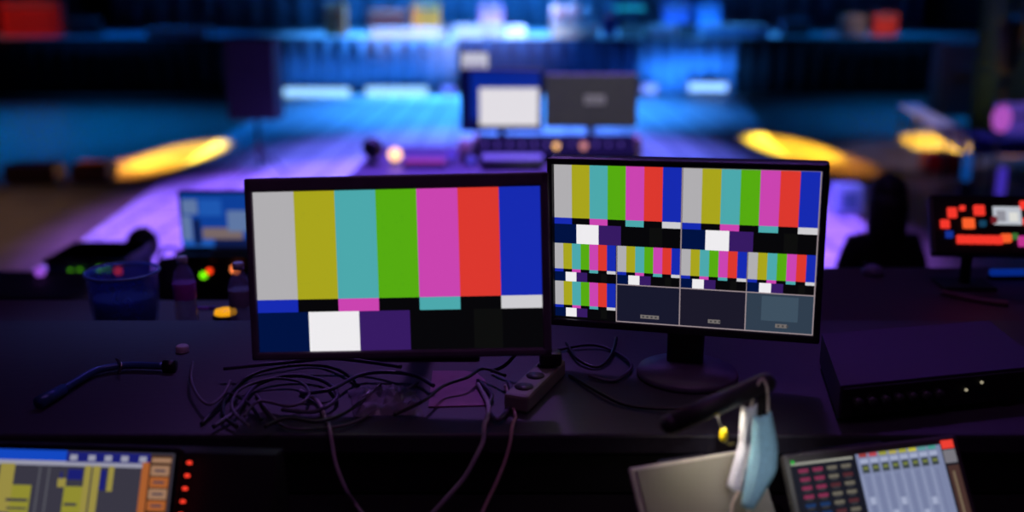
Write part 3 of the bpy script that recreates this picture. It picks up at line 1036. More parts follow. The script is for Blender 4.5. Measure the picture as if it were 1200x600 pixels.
Lp = (-.2108, 1.781, 2.2159)
lw, lh = .531, .299
lb = (-.20, 2.09, DESK_Z)
lm, loc, rot = desk_monitor('large monitor showing one full-screen color-bar test card', Lp, (-9.3, -1.62, -1.58), lw, lh, card(-lw / 2, lh / 2, lw, lh), (.014, .016, .026, .015), lb, mat('violet_lit_frame', (100, 82, 108), .5))  # frame lightened: violet light on it is put into the colour
MB().tube([(0, .02, .012), (0, .03, .16), (-.008, -.10, .27), (-.01, -.235, .27)], .022, BLACK_PL, 14).build('neck', lm)
MB().box(0, 0, .007, .26, .15, .014, BLACK_PL, .006).build('base', lm)

# multiview
rw, rh_ = .518, .324
rows = []
X = [-rw / 2, -rw / 4 + .001, 0, rw / 4, rw / 2]
Zt = rh_ / 2
Zs = [Zt, Zt - rh_ * .503, Zt - rh_ * .752, -Zt]
GRD = glow('grid_line', (150, 135, 140), 1)
TIL = [glow('tile_a', (23, 24, 44), 1), glow('tile_b', (26, 24, 40), 1), glow('tile_c', (48, 62, 78), 1)]
LBL = glow('tile_label', (112, 106, 104), 1)
LBD = glow('tile_label_mark', (70, 68, 70), 1)
rows.append((-rw / 2, -rh_ / 2, rw / 2, rh_ / 2, C_['blk'], 0))
for i in (0, 2):
    rows += [(*r[:5], r[5] + 1) for r in card(X[i] + .0015, Zs[0], rw / 2 - .003, rh_ * .503)]
for i in range(4):
    rows += [(*r[:5], r[5] + 1) for r in card(X[i] + .0012, Zs[1], rw / 4 - .0024, rh_ * .249)]
rows += [(*r[:5], r[5] + 1) for r in card(X[0] + .0012, Zs[2], rw / 4 - .0024, rh_ * .235)]
for i in range(1, 4):
    x0, x1 = X[i], X[i + 1]
    rows.append((x0, Zs[3], x1, Zs[2], TIL[i - 1], 2))
    xm = (x0 + x1) / 2 + .004
    hw = (.019, .012, .011)[i - 1]
    rows.append((xm - hw, Zs[3] + .0105, xm + hw, Zs[3] + .0185, LBL, 3))
    for k in range(4 if hw > .015 else 3):
        xx = xm - hw + .004 + k * .0085
        rows.append((xx, Zs[3] + .0125, xx + .004, Zs[3] + .0165, LBD, 4))
rows.append((X[3] + .03, Zs[3] + .024, X[4] - .03, Zs[2] - .006, glow('tile_c_glow', (62, 80, 96), 1), 3))
g = .0011
for i in (1, 2, 3):
    rows.append((X[i] - g, -rh_ / 2, X[i] + g, Zs[2] if i != 2 else rh_ / 2, GRD, 5))
    rows.append((X[i] - g * .6, Zs[2], X[i] + g * .6, Zs[1], GRD, 5))
rows.append((rw / 2 - g * 2, -rh_ / 2, rw / 2, rh_ / 2, GRD, 5))
rows.append((X[2], rh_ / 2 - g, rw / 2, rh_ / 2, GRD, 5))
rows.append((X[1], -rh_ / 2, rw / 2, -rh_ / 2 + g * 2, GRD, 5))
rows.append((X[1], Zs[2] - g, rw / 2, Zs[2] + g, GRD, 5))
Rp = (.335, 1.916, 2.2239)
p = at(805, 440, Z=DESK_Z)
rb = (p.x, p.y, DESK_Z)
rm, loc, rot = desk_monitor('monitor showing a grid of small color-bar pictures, on a round foot', Rp, (.72, -1.11, -16.4), rw, rh_, rows, (.012, .013, .014, .016), rb, mat('monitor_frame', (40, 36, 48), .4))
MB().lathe([(.102, 0), (.104, .006), (.100, .014), (.06, .020), (.03, .024)], m=mat('disc_base', (92, 80, 106), .45), n=48).build('base', rm)
MB().box(0, .03, .15, .075, .035, .28, BLACK_PL, .01, Euler((R(0), 0, R(-16)))).build('neck', rm)
m_ = rot.to_matrix()
MB().ball((.152, -.004, -rh_ / 2 - .009), .0022, glow('power_led', (20, 90, 230), 1.6)).build('power_light', rm, loc, rot)

# flat equipment box on the right of the desk
zt = DESK_Z + .075
n0, n1, f1 = at(985, 452, Z=zt), at(1225, 428, Z=zt), at(1165, 379, Z=zt)
f0 = at(963, 391, Z=zt)
t = thing('audio_unit', 'flat dark violet unit with a row of front knobs on the right of the desk', 'rack unit', (0, 0, 0))
UNIT = mat('unit_lid', (62, 40, 78), .5, scale=50)
bx = MB()
qd = [n0, n1, Vector((n1.x + .02, f1.y + .02, zt)), f0]
c4 = sum(qd, Vector()) / 4
t.location = (c4.x, c4.y, DESK_Z)
bx.prism([(p.x - c4.x, p.y - c4.y) for p in qd], 'z', .012, .075, UNIT)
bx.build('case_body', t)
dirv = (n1 - n0).normalized()
nrm = Vector((dirv.y, -dirv.x, 0))
Lw = (n1 - n0).length
rzz = math.atan2(dirv.y, dirv.x)
mid = (n0 + n1) / 2 - c4
MB().box(0, 0, .042, Lw - .01, .006, .056, MATT_BLK, .002).build('front_plate', t, (mid.x + nrm.x * .003, mid.y + nrm.y * .003, 0), (0, 0, rzz))
for k in range(7):
    p = n0 - c4 + dirv * (.03 + .028 * k) + nrm * .006
    MB().cyl((0, 0, 0), (0, -.014, 0), .009, m=mat('knob_grey', (62, 60, 66), .4), n=16).build('knob', t, (p.x, p.y, .045), (0, 0, rzz))
for k, d in enumerate((.26, .292)):
    p = n0 - c4 + dirv * d + nrm * .007
    MB().cyl((0, 0, 0), (0, -.003, 0), .003, m=glow('unit_led', (190, 180, 150), .6), n=10).build('status_light', t, (p.x, p.y, .045 + .012 * k), (0, 0, rzz))
for sx_, sy_ in ((-.12, -.1), (.12, -.1), (-.12, .1), (.12, .1)):
    MB().cyl((sx_, sy_, 0), (sx_, sy_, .014), .012, m=MATT_BLK, n=12).build('foot', t)

# papers, strip, bag and cables under the left monitor
PZ = DESK_Z
a, b, c, d = at(502, 478, Z=PZ), at(572, 476, Z=PZ), at(571, 449, Z=PZ), at(507, 436, Z=PZ)
pc = (a + b + c + d) / 4
pm_ = MB()
out = [a, b, at(573, 460, Z=PZ), at(568, 446, Z=PZ), at(558, 438, Z=PZ), at(545, 436, Z=PZ), d]
pm_.prism([(p.x - pc.x, p.y - pc.y) for p in out], 'z', 0.0005, .003, mat('pink_mat', (168, 112, 150), .8))
tag(pm_.build('mouse_mat', None, (pc.x, pc.y, PZ)), 'small pinkish mat with rounded corner on the desk under the big monitor', 'mat')

a, b = at(604, 484, Z=PZ), at(650, 438, Z=PZ)
c = (a + b) / 2
L = (b - a).length
t = thing('power_strip', 'grey-beige power strip lying at an angle on the desk between the monitors', 'power strip', (c.x, c.y, PZ), math.atan2((b - a).y, (b - a).x))
MB().box(0, 0, .018, L, .05, .036, mat('strip_beige', (135, 126, 122), .5), .007).build('housing', t)
for k in range(3):
    MB().cyl((-L * .3 + L * .28 * k, 0, .0355), (-L * .3 + L * .28 * k, 0, .038), .018, m=mat('socket_dark', (60, 56, 58), .5)).build('socket', t)
MB().box(L * .4, 0, .038, .016, .026, .006, mat('switch_red', (120, 40, 40), .4), .002).build('switch', t)
t2 = thing('power_plug', 'black plug standing in the grey-beige power strip', 'plug', (c.x + .03, c.y + .05, PZ + .038))
MB().box(0, 0, .016, .045, .034, .03, BLACK_PL, .008).build('plug_body', t2)
MB().tube([(0, 0, .03), (-.01, .02, .05), (-.05, .04, .03), (-.09, .03, -.01), (-.12, .05, -.032)], .004, BLACK_PL).build('lead', t2)

# crumpled clear bag
bg = MB()
q = at(452, 474, Z=PZ)
nx, ny = 14, 10
V = []
rnd = random.Random(3)
for j in range(ny + 1):
    row = []
    for i in range(nx + 1):
        x = (i / nx - .5) * .13
        y = (j / ny - .5) * .13
        e = max(0, 1 - (abs(x) / .068) ** 3) * max(0, 1 - (abs(y) / .068) ** 3)
        z = .003 + e * (.010 + .022 * rnd.random())
        row.append(bg.bm.verts.new((x + rnd.uniform(-.003, .003) - .25 * y, y + rnd.uniform(-.003, .003), z)))
    V.append(row)
BAGM = mat('clear_bag', (150, 140, 160), .25, alpha=.5)
k = bg.mi(BAGM)
for j in range(ny):
    for i in range(nx):
        f = bg.bm.faces.new([V[j][i], V[j][i + 1], V[j + 1][i + 1], V[j + 1][i]])
        f.material_index = k
tag(bg.build('plastic_bag', None, (q.x, q.y, PZ), solid=.0006), 'crumpled clear plastic bag on the desk edge among the cables', 'bag')

CBL = [mat('cable_black', (34, 30, 40), .4), mat('cable_violet', (74, 62, 92), .4), mat('cable_grey', (100, 92, 108), .45)]


def cable(pxs, r, m, label, group=None, name='cable', lift=.0):
    pts = []
    for i, p in enumerate(pxs):
        if len(p) == 2:
            pts.append(at(p[0], p[1], Z=PZ + r + .0015 + lift + .004 * (i % 2)))
        else:
            pts.append(Vector(p))
    o = MB().tube(pts, r, m).build(name)
    return tag(o, label, 'cable', group)


tl = 'thin dark cable looped in the tangle below the big color-bar monitor'
tang = [
    [(236, 497), (262, 470), (290, 442), (330, 430), (372, 428), (402, 436), (420, 452)],
    [(250, 500), (278, 480), (300, 452), (340, 440), (380, 447), (395, 465), (370, 482), (330, 480)],
    [(292, 500), (272, 478), (282, 456), (318, 444), (352, 448), (362, 464), (340, 476), (304, 470), (286, 488)],
    [(310, 500), (336, 490), (372, 494), (404, 484), (428, 466), (446, 450)],
    [(262, 432), (300, 428), (344, 424), (386, 420), (430, 424), (470, 430)],
    [(300, 462), (330, 498), (372, 502), (412, 496), (440, 480), (466, 462), (490, 448)],
    [(278, 500), (262, 486), (266, 462), (288, 470), (306, 492)],
    [(352, 462), (388, 456), (420, 440), (452, 436), (486, 440), (508, 452)],
    [(226, 424), (224, 444), (232, 464), (246, 474), (262, 462), (270, 446)],
    [(462, 486), (496, 470), (520, 452), (548, 442), (566, 432), (592, 440)],
    [(560, 446), (576, 462), (572, 478), (584, 492), (600, 470), (596, 448)],
]
for i, c in enumerate(tang):
    cable(c, (.0035, .0042, .003)[i % 3], CBL[i % 3], tl, 'cables tangled below the big monitor', lift=.005 * (i % 5))
for i, c in enumerate(([(664, 402), (676, 420), (700, 430), (716, 416), (722, 396)], [(654, 410), (690, 404), (716, 410), (740, 428), (720, 446), (690, 440)], [(668, 440), (706, 462), (740, 476), (800, 478), (850, 466)])):
    cable(c, .0035, CBL[i % 2], 'thin dark cable on the desk beside the round monitor foot', 'cables beside the round foot')


def hanging(pxs, edge, drop, r, m, label):
    m = mat('hung_' + m.name, (165, 150, 165) if 'pink' not in m.name else (190, 150, 155), .45)  # paler copy of the cable colour, making up for weak light
    """lies on the desk, then falls over its front edge."""
    pts = [at(x, y, Z=PZ + r + .004) for x, y in pxs]
    for k_, (yy, zz_) in enumerate(((1.668, .008), (1.640, .0075), (1.624, -.010))):
        e_ = at(drop[0][0] + (k_ - 2) * (drop[0][0] - pxs[-1][0]) * .3, 500, Y=yy)
        pts.append(Vector((e_.x, yy, PZ + r + zz_)))
    for x, y, Y in drop[1:]:
        p_ = at(x, y, Y=Y)
        pts.append(p_ if p_.z > SHELF_Z + .02 and y < 600 else at(x, y, Z=SHELF_Z + r + .004))
    return tag(MB().tube(pts, r, m).build('cable'), label, 'cable')


hanging([(352, 458), (372, 470), (382, 492)], None, [(388, 507, 1.622), (394, 545, 1.60), (406, 575, 1.58), (418, 593, 1.572), (436, 615, 1.555)], .0038, CBL[2], 'grey cable hanging over the desk edge below the navy patch of the big color bars')
hanging([(560, 450), (572, 474), (570, 494)], None, [(566, 507, 1.622), (558, 535, 1.605), (544, 560, 1.585), (522, 585, 1.565), (505, 604, 1.555)], .0045, CBL[1], 'thick pale violet cable hanging over the desk edge, left of the pinkish one')
hanging([(592, 452), (600, 474), (604, 488)], None, [(598, 507, 1.622), (592, 540, 1.605), (582, 565, 1.585), (570, 590, 1.565), (563, 606, 1.555)], .0034, mat('cable_pink', (150, 112, 120), .45), 'thin pinkish cable hanging over the desk edge below the power strip')

# bent flexible arm lying at the left of the desk
arm = thing('gooseneck_microphone', 'dark bent gooseneck microphone, blue light in its colour, lying on the left of the desk', 'microphone', at(112, 436, Z=PZ))
o0 = at(112, 436, Z=PZ)
BLU = mat('arm_blue_lit', (60, 92, 150), .35, .3)  # blue-lit glints are put into the arm's colour
P = [at(x, y, Z=PZ + .012) - o0 for x, y in ((192, 429), (150, 428), (120, 432), (104, 438), (74, 456))]
MB().tube(P, .008, BLU).build('flexible_neck', arm)
P2 = [at(74, 456, Z=PZ + .012) - o0, at(46, 472, Z=PZ + .013) - o0]
MB().cyl(P2[0], P2[1], .011, .013, BLU).build('capsule', arm)
P3 = [at(192, 429, Z=PZ + .012) - o0, at(206, 429, Z=PZ + .012) - o0]
MB().cyl(P3[0], P3[1], .013, m=BLACK_PL).build('plug', arm)
MB().tube([at(137, 421, Z=PZ + .02) - o0, at(142, 427, Z=PZ + .026) - o0, at(140, 436, Z=PZ + .01) - o0], .003, SILVER).build('clip', arm)
q = at(214, 412, Z=PZ)
t = thing('bottle_cap', 'small pale cap lying near the back of the desk, left of the big monitor', 'cap', (q.x, q.y, PZ))
MB().lathe([(.013, 0), (.014, .003), (.014, .012), (.011, .015)], m=mat('cap_pale', (200, 180, 190), .4)).build('cap_shell', t)
MB().lathe([(.0148, 0), (.0148, .0025), (.0142, .0028)], m=mat('cap_ring', (180, 165, 175), .4)).build('seal_ring', t)

# ------------------------------------------------------------------ lighting console, lower left
SC = 1.76 / FPX           # metres per picture unit on this console
TILT = R(-29)
q = at(205, 545, Y=1.47)
cn = thing('lighting_console', 'black lighting console with a yellow and grey level screen, lower left corner', 'lighting console', (q.x, q.y, SHELF_Z), R(-3.6))
hz = q.z - SHELF_Z
sr = Euler((TILT, 0, 0))
KV = SC / .995
# wedge body under the sloping face, in the console's own frame
ca, sa = math.cos(PI / 2 + TILT), math.sin(PI / 2 + TILT)   # slope of the face
ln_ = .17
body = MB()
body.prism([(.08, .002), (.06, hz + .005), (.022, hz + .012), (-ln_ * ca + .018, hz - ln_ * sa + .012), (-ln_ * ca - .01, .002)], 'x', -.36, .16, MATT_BLK)
body.build('console_body', cn)


def crect(x0, y0, x1, y1, m, l=1):
    return ((x0 - 205) * SC, -(y1 - 529) * KV, (x1 - 205) * SC, -(y0 - 529) * KV, m, l)


YL = glow('ui_yellow', (150, 138, 66), 1)
YB = glow('ui_yellow_bright', (142, 138, 48), 1)
DG = glow('ui_grey', (56, 54, 66), 1)
MG = glow('ui_mid', (84, 84, 92), 1)
OG = glow('ui_orange', (165, 92, 46), 1)
BG = glow('ui_beige', (156, 118, 92), 1)
TB = glow('ui_blue', (18, 70, 190), 1)
NB = glow('ui_navy', (26, 30, 110), 1)
WL = glow('ui_line', (150, 150, 168), 1)
UR = [crect(-40, 526, 206, 622, DG, 0), crect(-40, 526, 88, 537, TB), crect(88, 527, 180, 538, NB), crect(-40, 537, 178, 542, WL)]
for x in (96, 116, 134, 152, 172):
    UR.append(crect(x - 4, 530, x + 4, 536, WL, 2))
for x0, y0, x1, y1, m in ((-30, 541, -22, 600, YL), (-14, 541, 3, 590, YL), (17, 541, 33, 591, YL), (33, 563, 54, 594, YB), (28, 577, 52, 580, DG), (30, 586, 52, 588, DG), (15, 592, 54, 595, MG), (60, 543, 62, 622, MG), (70, 543, 72, 622, MG), (82, 555, 91, 564, YL), (90, 563, 110, 591, YB), (92, 580, 106, 583, DG), (84, 548, 86, 556, NB), (92, 545, 108, 556, NB), (110, 541, 117, 592, YL), (119, 541, 127, 591, YL), (128, 545, 134, 566, NB), (136, 541, 142, 567, YL), (88, 594, 127, 597, YL), (3, 575, 14, 584, TB), (20, 606, 60, 620, YB), (90, 604, 120, 620, YL)):
    UR.append(crect(x0, y0, x1, y1, m, 2 if m in (YL, YB, MG, TB, NB) else 3))
UR += [crect(172, 536, 180, 622, OG, 2), crect(180, 528, 204, 622, glow('ui_brown', (60, 36, 24), 1), 2), crect(182, 531, 203, 536, BG, 3)]
for k in range(4):
    y = 539 + 12 * k
    UR.append(crect(182, y, 202, y + 10.5, OG if k % 2 else BG, 3))
    UR.append(crect(186, y + 4, 198, y + 6.5, glow('ui_grid_dark', (72, 62, 74), 1), 4))
UR.append(crect(182, 592, 202, 612, glow('ui_dark_red', (64, 30, 28), 1), 3))
fo = Vector((0, 0, hz + .015))
fr = MB()
x0, z0, x1, z1 = crect(-40, 526, 206, 622, DG)[:4]
fr.box((x0 + x1) / 2, .006, (z0 + z1) / 2, x1 - x0 + .02, .012, z1 - z0 + .02, BLACK_PL, .004)
fr.build('screen_frame', cn, fo, sr)
MB().rects(UR, -.001, .0003).build('screen', cn, fo, sr)
for k in range(7):
    y = 535 + 13.3 * k
    x = (222 - k * .8 - 205) * SC
    z = -(y - 529) * KV
    MB().cyl((x, .006, z), (x, -.004, z), .0029, m=glow('console_red', (255, 60, 40), 1.1), n=14).build('button', cn, fo, sr)
    

# ------------------------------------------------------------------ tablet with blank grey screen
q = at(740, 551, Y=1.46)
tb_ = thing('tablet', 'tablet with a blank grey screen and pale edge, below the desk lamp', 'tablet', (q.x, q.y, SHELF_Z), R(19))
hz = q.z - SHELF_Z
tr = Euler((R(-38), 0, 0))
TG = mat('blank_screen', (150, 145, 136), .55, scale=4, var=.06)
MB().box(.115, .006, -.083, .236, .010, .176, mat('tablet_edge', (205, 200, 190), .4), .004).build('housing', tb_, (0, 0, hz), tr)
MB().box(.118, -.0005, -.083, .222, .004, .162, TG, .001).build('screen', tb_, (0, 0, hz), tr)
MB().box(.115, .055, hz * .45 + .006, .09, .010, hz * .80, BLACK_PL, .004, Euler((R(10), 0, 0))).build('stand_leg', tb_)

# ------------------------------------------------------------------ touch mixer, lower right
q = at(920, 535, Y=1.50)
MS = (1.50 / math.cos(0)) * 1.17 / FPX
mx = thing('mixing_console', 'touch-screen audio mixer with pale blue fader strips, lower right', 'audio mixer', (q.x, q.y, SHELF_Z), R(14))
hz = q.z - SHELF_Z
xr = Euler((R(-33), 0, 0))
FRG = mat('mixer_frame', (92, 90, 88), .5)
MB().box(.160, .010, -.083, .328, .02, .166, FRG, .006).build('housing', mx, (0, 0, hz + .004), xr)
MB().box(.13, .05, hz * .45 + .008, .16, .012, hz * .80, BLACK_PL, .004, Euler((R(10), 0, 0))).build('stand_leg', mx)
K = 1.5e-3
ML = []


def mrect(x0, y0, x1, y1, m, l=1):
    return (x0, -y1, x1, -y0, m, l)


UD = glow('mix_dark', (22, 24, 34), 1)
UF = glow('mix_pale', (122, 131, 164), 1)
UF2 = glow('mix_paler', (160, 168, 196), 1)
UG = glow('mix_frame', (54, 54, 58), 1)
ML.append(mrect(.004, .016, .312, .163, UD, 0))
ML.append(mrect(.004, .016, .118, .020, glow('mix_line', (150, 150, 140), 1), 1))
ML.append(mrect(.006, .012, .012, .018, glow('mix_green', (40, 170, 60), 1), 2))
KN = [glow('mix_pink', (128, 44, 76), 1), glow('mix_blue', (24, 52, 96), 1), glow('mix_sand', (104, 99, 88), 1), glow('mix_wine', (80, 40, 46), 1)]
for r_ in range(10):
    for c in range(4):
        if c < 2:
            m = KN[0] if r_ < 4 else KN[1]
        else:
            m = (KN[2], KN[3], KN[2])[(r_ + c) % 3]
        x = .016 + .026 * c
        y = .027 + .014 * r_
        ML.append(mrect(x, y, x + .018, y + .0055, m, 1))
        ML.append(mrect(x + .003, y + .0062, x + .015, y + .0095, UG, 1))
ML.append(mrect(.124, .014, .286, .163, UF, 1))
CC = [(150, 60, 60), (180, 70, 80), (150, 150, 60), (170, 160, 80), (160, 160, 60), (190, 185, 60), (90, 150, 150), (70, 150, 140)]
for k in range(8):
    x = .130 + .0188 * k
    ML.append(mrect(x, .014, x + .015, .020, glow('strip_%d' % k, CC[k], 1), 2))
    ML.append(mrect(x, .023, x + .015, .030, UF2, 2))
    ML.append(mrect(x + .001, .032, x + .014, .046, glow('strip_box', (58, 66, 68), 1), 2))
    ML.append(mrect(x + .003, .036, x + .012, .040, glow('strip_mark', (120, 130, 60), 1), 3))
    ML.append(mrect(x - .003, .048, x - .0015, .163, UF2, 2))
    ML.append(mrect(x + .006, .052, x + .0085, .160, glow('strip_slot', (108, 116, 150), 1), 2))
    fy = .085 + .06 * ((k * 37) % 10) / 10
    ML.append(mrect(x + .002, fy, x + .0125, fy + .012, UF2, 3))
ML.append(mrect(.288, .008, .312, .022, glow('mix_red', (235, 62, 50), 1), 2))
ML.append(mrect(.288, .024, .312, .046, glow('mix_grey', (118, 116, 124), 1), 1))
ML.append(mrect(.290, .050, .312, .163, glow('mix_brown', (70, 48, 44), 1), 1))
ML.append(mrect(.297, .060, .301, .160, glow('mix_tan', (120, 104, 84), 1), 2))
MB().rects(ML, -.001, .0003).build('screen', mx, (0, 0, hz + .004), xr)

# ------------------------------------------------------------------ desk lamp with hanging mask
hl, hr = at(786, 497, Y=1.42), at(897, 449, Y=1.50)
q = at(893, 560, Y=1.56)
lb_ = Vector((q.x, 1.575, SHELF_Z))
dl = thing('desk_lamp', 'black desk lamp with a thick bar head slanting over the tablet', 'lamp', lb_)
LM = mat('lamp_black', (52, 47, 52), .45)
MB().lathe([(.045, 0), (.045, .008), (.02, .014), (.012, .02)], m=BLACK_PL).build('base', dl)
MB().tube([(0, 0, .015), (.002, .0, .10), (hr - lb_) * .6 + Vector((.0, .02, .04)), hr - lb_ + Vector((.002, .006, -.004))], .007, BLACK_PL).build('arm', dl)
hd = MB()
ax = (hr - hl).normalized()
hd.cyl(hl - lb_, hr - lb_, .0165, m=LM, n=24)
hd.ball(hl - lb_, .0165, LM)
hd.ball(hr - lb_, .0165, LM)
hd.build('lamp_head', dl)
dn = (Vector((0, 0, -1)) - ax * ax.dot(Vector((0, 0, -1)))).normalized()
ds = MB()
mid = (hl + hr) / 2 - lb_ + dn * .0142
ds.box(mid.x, mid.y, mid.z, (hr - hl).length * .82, .012, .004, glow('lamp_light', (255, 235, 205), .7), .001, ax.to_track_quat('X', 'Z').to_euler())
ds.build('diffuser', dl)

# yellow tag on a loop, hanging from the lamp head
q = at(848, 510, Y=1.452)
yt = thing('cable_tag', 'small yellow tag on a string hanging from the desk lamp', 'tag', q)
MB().lathe([(.002, -.011), (.0062, -.007), (.0062, .006), (.003, .011)], m=mat('tag_yellow', (235, 205, 20), .45), n=14).build('tag_body', yt)
tp = at(840, 484, Y=1.452) - q
MB().tube([(0, 0, .010), (tp.x * .5, 0, tp.z * .5), tuple(tp)], .0013, SILVER).build('string', yt)
MB().tube([(.002, 0, -.010), (.010, 0, -.016), (.017, .002, -.015)], .0016, mat('tag_tail', (110, 100, 40), .5)).build('tail', yt)

# face mask hanging from the right end of the lamp head
MY = 1.475
mk = thing('face_mask', 'pale blue and white face mask hanging from the desk lamp', 'face mask', at(885, 480, Y=MY))
o0 = at(885, 480, Y=MY)


def sheet(name, L_, Rr, m, ny=14, nx=6, yo=0.0, fold=.004, parent=mk):
    s = MB()
    k = s.mi(m)
    G = []
    for j in range(ny + 1):
        t_ = j / ny
        f = lambda P: (lambda i, u_: P[i].lerp(P[i + 1], u_))(min(int(t_ * (len(P) - 1)), len(P) - 2), t_ * (len(P) - 1) - min(int(t_ * (len(P) - 1)), len(P) - 2))
        a_, b_ = f(L_), f(Rr)
        row = []
        for i in range(nx + 1):
            u_ = i / nx
            p_ = a_.lerp(b_, u_)
            row.append(s.bm.verts.new(p_ + Vector((0, yo - .010 * math.sin(PI * u_) + fold * math.sin(2 * PI * 2.5 * u_), 0))))
        G.append(row)
    for j in range(ny):
        for i in range(nx):
            fc = s.bm.faces.new([G[j][i], G[j][i + 1], G[j + 1][i + 1], G[j + 1][i]])
            fc.material_index = k
            fc.smooth = True
    return s.build(name, parent, solid=.0012)


Pm = lambda px, py, Y: at(px, py, Y=Y) - o0
sheet('inner_panel', [Pm(869, 477, MY), Pm(866, 520, MY + .004), Pm(852, 571, MY - .05)], [Pm(888, 474, MY), Pm(886, 520, MY), Pm(872, 577, MY - .05)], mat('mask_white', (226, 226, 236), .8, scale=200, bump=.1), yo=.004)
sheet('outer_panel', [Pm(882, 486, MY - .012), Pm(878, 530, MY - .034), Pm(872, 562, MY - .062), Pm(868, 591, MY - .085)], [Pm(903, 480, MY - .006), Pm(911, 522, MY - .026), Pm(909, 552, MY - .055), Pm(885, 592, MY - .085)], mat('mask_blue', (150, 200, 220), .8, scale=200, bump=.1), yo=-.004)
LOOP = mat('ear_loop', (225, 205, 190), .6)
MB().tube([Pm(880, 476, MY), Pm(885, 458, MY), Pm(893, 444, MY + .01), Pm(899, 456, MY), Pm(900, 484, MY - .004)], .0022, LOOP).build('ear_loop', mk)
MB().tube([Pm(866, 576, MY - .058), Pm(858, 592, MY - .075), Pm(860, 610, MY - .095), Pm(874, 608, MY - .095), Pm(880, 588, MY - .088)], .0022, LOOP).build('ear_loop', mk)

# ------------------------------------------------------------------ platform under the control position
struct(MB().box(0, .9, .45, 5.4, 4.9, .0 + .9, mat('platform_carpet', (20, 20, 24), .9)).build('platform_slab'))

# ------------------------------------------------------------------ light
def spot(loc, tgt, power, rgb, ang, blend=.4, size=.2, scale=None, roll=0):
    l = bpy.data.lights.new('spot_lamp', 'SPOT')
    l.energy = power
    l.color = rgb
    l.spot_size = R(ang)
    l.spot_blend = blend
    l.shadow_soft_size = size
    o = bpy.data.objects.new('spot_lamp', l)
    COL.objects.link(o)
    o.location = loc
    d = Vector(tgt) - Vector(loc)
    qd_ = d.to_track_quat('-Z', 'Y')
    o.rotation_euler = qd_.to_euler()
    if roll:
        o.rotation_euler.rotate_axis('Z', roll)
    if scale:
        o.scale = scale
    return o


def area(loc, tgt, power, rgb, sx_, sy_, spread=180):
    l = bpy.data.lights.new('area_lamp', 'AREA')
    l.shape = 'RECTANGLE'
    l.size = sx_
    l.size_y = sy_
    l.energy = power
    l.color = rgb
    l.spread = R(spread)
    o = bpy.data.objects.new('area_lamp', l)
    COL.objects.link(o)
    o.location = loc
    o.rotation_euler = (Vector(tgt) - Vector(loc)).to_track_quat('-Z', 'Y').to_euler()
    return o


wd = bpy.data.worlds.new('hall_dark')
sc.world = wd
wd.use_nodes = True
wd.node_tree.nodes['Background'].inputs['Color'].default_value = (.10, .08, .25, 1)
wd.node_tree.nodes['Background'].inputs['Strength'].default_value = .02

BLUE = (.03, .28, 1.0)
VIOL = (.25, .11, 1.0)
# violet wash over the near half of the pale floor, blue over the far half
spot((0, 10, 9.6), (-.3, 11.4, 0), 16000, VIOL, 66, .25, scale=(.86, 1, 1))
spot((-.2, 18, 9.6), (-.3, 17.5, 0), 8500, (.14, .16, 1.0), 62, .6, scale=(.86, 1, 1))
spot((0, 26, 9.6), (-.3, 25.5, 0), 15000, (.03, .27, 1.0), 72, .8)
# blue wash on the skirts from the bars, and on the stage
area((-4.4, 28.9, .25), (-4.4, 30, 1.2), 45, BLUE, 5.0, .2)
area((5.2, 28.9, .25), (5.2, 30, 1.2), 120, BLUE, 2.6, .2)
spot((-2, 32, 9.6), (-2, 33.5, 1.6), 30000, (.05, .35, 1.0), 78, .6)
spot((6, 32, 9.6), (5, 34, 1.6), 16000, (.05, .35, 1.0), 62, .6)
spot((-.5, 25, 9.4), (-.6, 31, 1.9), 6500, (.9, .88, 1.0), 34, .9)
spot((-4, 26, 9.4), (-3.6, 31.2, 1.9), 4500, (1.0, .86, .9), 22, .8)
# red on the left cabinet
spot((-15, 26, 8), (-15.0, 31.2, 2.1), 1500, (1, .22, .14), 22, .6)
spot((12, 26, 9), (11.1, 31.4, 2.4), 2200, (1, .7, .55), 13, .5)
spot((-1.5, 35, 9.7), (-1.8, 42.4, 1.6), 9000, (.02, .30, 1.0), 80, .9)
spot((11, 31, 9.7), (11, 33, 1.6), 2600, (.0, .28, 1.0), 60, .9)
spot((-12, 31, 9.7), (-12, 33, 1.6), 3000, (.0, .20, 1.0), 60, .9)
# wide dim blue on the hall floor
spot((-11, 21, 9.6), (-11, 21, 0), 8500, (.0, .21, 1.0), 78, .9)
spot((12, 21, 9.6), (12, 22, 0), 8000, (.0, .21, 1.0), 78, .9)
# added neutral fill brightening the grey monitor back on the mid hall desk
spot((.4, 3.0, 7.5), (.75, 8, 1.8), 900, (1.0, .96, .95), 16, .7)
# amber pools along the edges of the pale floor, thrown in from the sides
AMB = (1.0, .66, .035)


def pool(px0, py0, px1, py1, power, wid, off, rgb=AMB, blend=.6):
    a_, b_ = at(px0, py0, Z=0), at(px1, py1, Z=0)
    c_ = (a_ + b_) / 2
    half = (b_ - a_).length / 2
    off = Vector(off)
    d_ = off.length
    o_ = spot(c_ + off, c_, power, rgb, 2 * math.degrees(math.atan(half / d_)), blend, .05)
    z_ = off.normalized()
    x_ = (b_ - a_) - z_ * (b_ - a_).dot(z_)
    x_.normalize()
    y_ = z_.cross(x_)
    o_.rotation_euler = Matrix((x_, y_, z_)).transposed().to_euler()
    o_.scale = (1, wid / half * .8, 1)


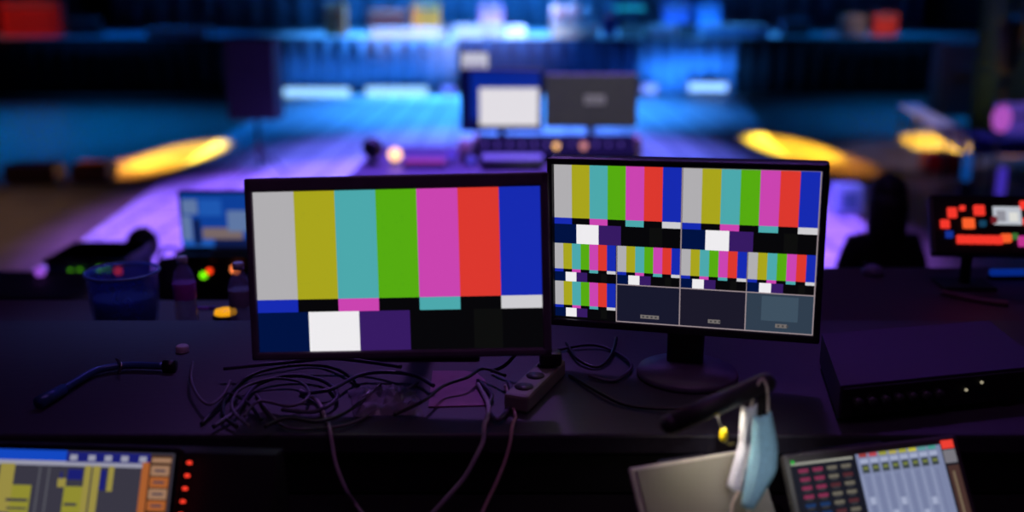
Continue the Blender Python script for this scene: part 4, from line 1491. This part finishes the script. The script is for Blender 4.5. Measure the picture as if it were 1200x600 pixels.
ORA = (1.0, .42, .05)
pool(254, 163, 148, 206, 36000, .72, (-5.5, 0, 6.5))
pool(200, 178, 104, 217, 20000, .8, (-5.5, 0, 6.5), ORA, .9)
pool(886, 156, 984, 195, 36000, .72, (5.5, 0, 6.5))
pool(926, 168, 1020, 212, 10000, .8, (5.5, 0, 6.5), ORA, .9)
pool(1080, 154, 1116, 184, 30000, .85, (1.5, 0, 8))
pool(1150, 164, 1188, 186, 10000, .6, (1.5, 0, 8), ORA, .8)
spot((-4, 25, 7), (-3.9, 33, 2.5), 3200, (1.0, .52, .16), 13, .8)  # added warm fill so the orange stage cabinets show
spot((2, 18, 5), (9.3, 22, 1.6), 900, (.45, .1, 1.0), 9, .7)
spot((4.5, 13, 6.5), (7.0, 17.2, .8), 1500, (.5, .45, 1.0), 24, .7)  # added fill brightening the long white table
spot((7.0, 9, 6), (tb.x + .1, 13.4, tb.z + .15), 700, (.5, .35, 1.0), 14, .7)  # added violet fill brightening the lilac case
spot((3, 8, 8), (at(990, 245, Z=0).x, at(990, 245, Z=0).y, .2), 700, (.65, .85, 1.0), 7, .5)
# dim warm spill on the left floor
spot((-9, 11, 8), (-7.5, 11.5, 0), 900, (1.0, .66, .50), 50, .9)
# added violet and magenta fill lamps brightening the control position
area((0, 5.5, 6.5), (0, 2.2, 1.9), 22, (.34, .17, 1.0), 3, 1.2)
area((.2, .6, 5.5), (0, 2.2, 1.9), 10, (.7, .27, .75), 2, 1)
spot((-.3, 5.0, 6.0), (-.22, 1.86, 1.95), 190, (.50, .2, .9), 13, .8)
spot((1.0, 4.6, 6.2), (.80, 1.9, 2.0), 130, (.42, .12, 1.0), 11, .7)
spot((-1.4, 5.0, 5.5), (-.95, 2.62, 1.95), 190, (.2, .28, 1.0), 14, .8)  # added blue fill brightening the plastic tub
# desk lamp light
mid_w = mid + lb_ + dn * .004
l = area(mid_w, mid_w + dn * .1 + Vector((0, -.02, 0)), .10, (1.0, .90, .74), .10, .012, 160)
# added white fill beside the camera, brightening the mask
spot((.40, .05, 3.0), (.42, 1.44, 2.0), 34, (.93, .97, 1.0), 8.5, .9, .05)

sc.view_settings.view_transform = 'Standard'
sc.view_settings.look = 'None'
sc.view_settings.gamma = 1
sc.view_settings.exposure = 0
sc.view_settings.use_curve_mapping = False
sc.cycles.use_denoising = True
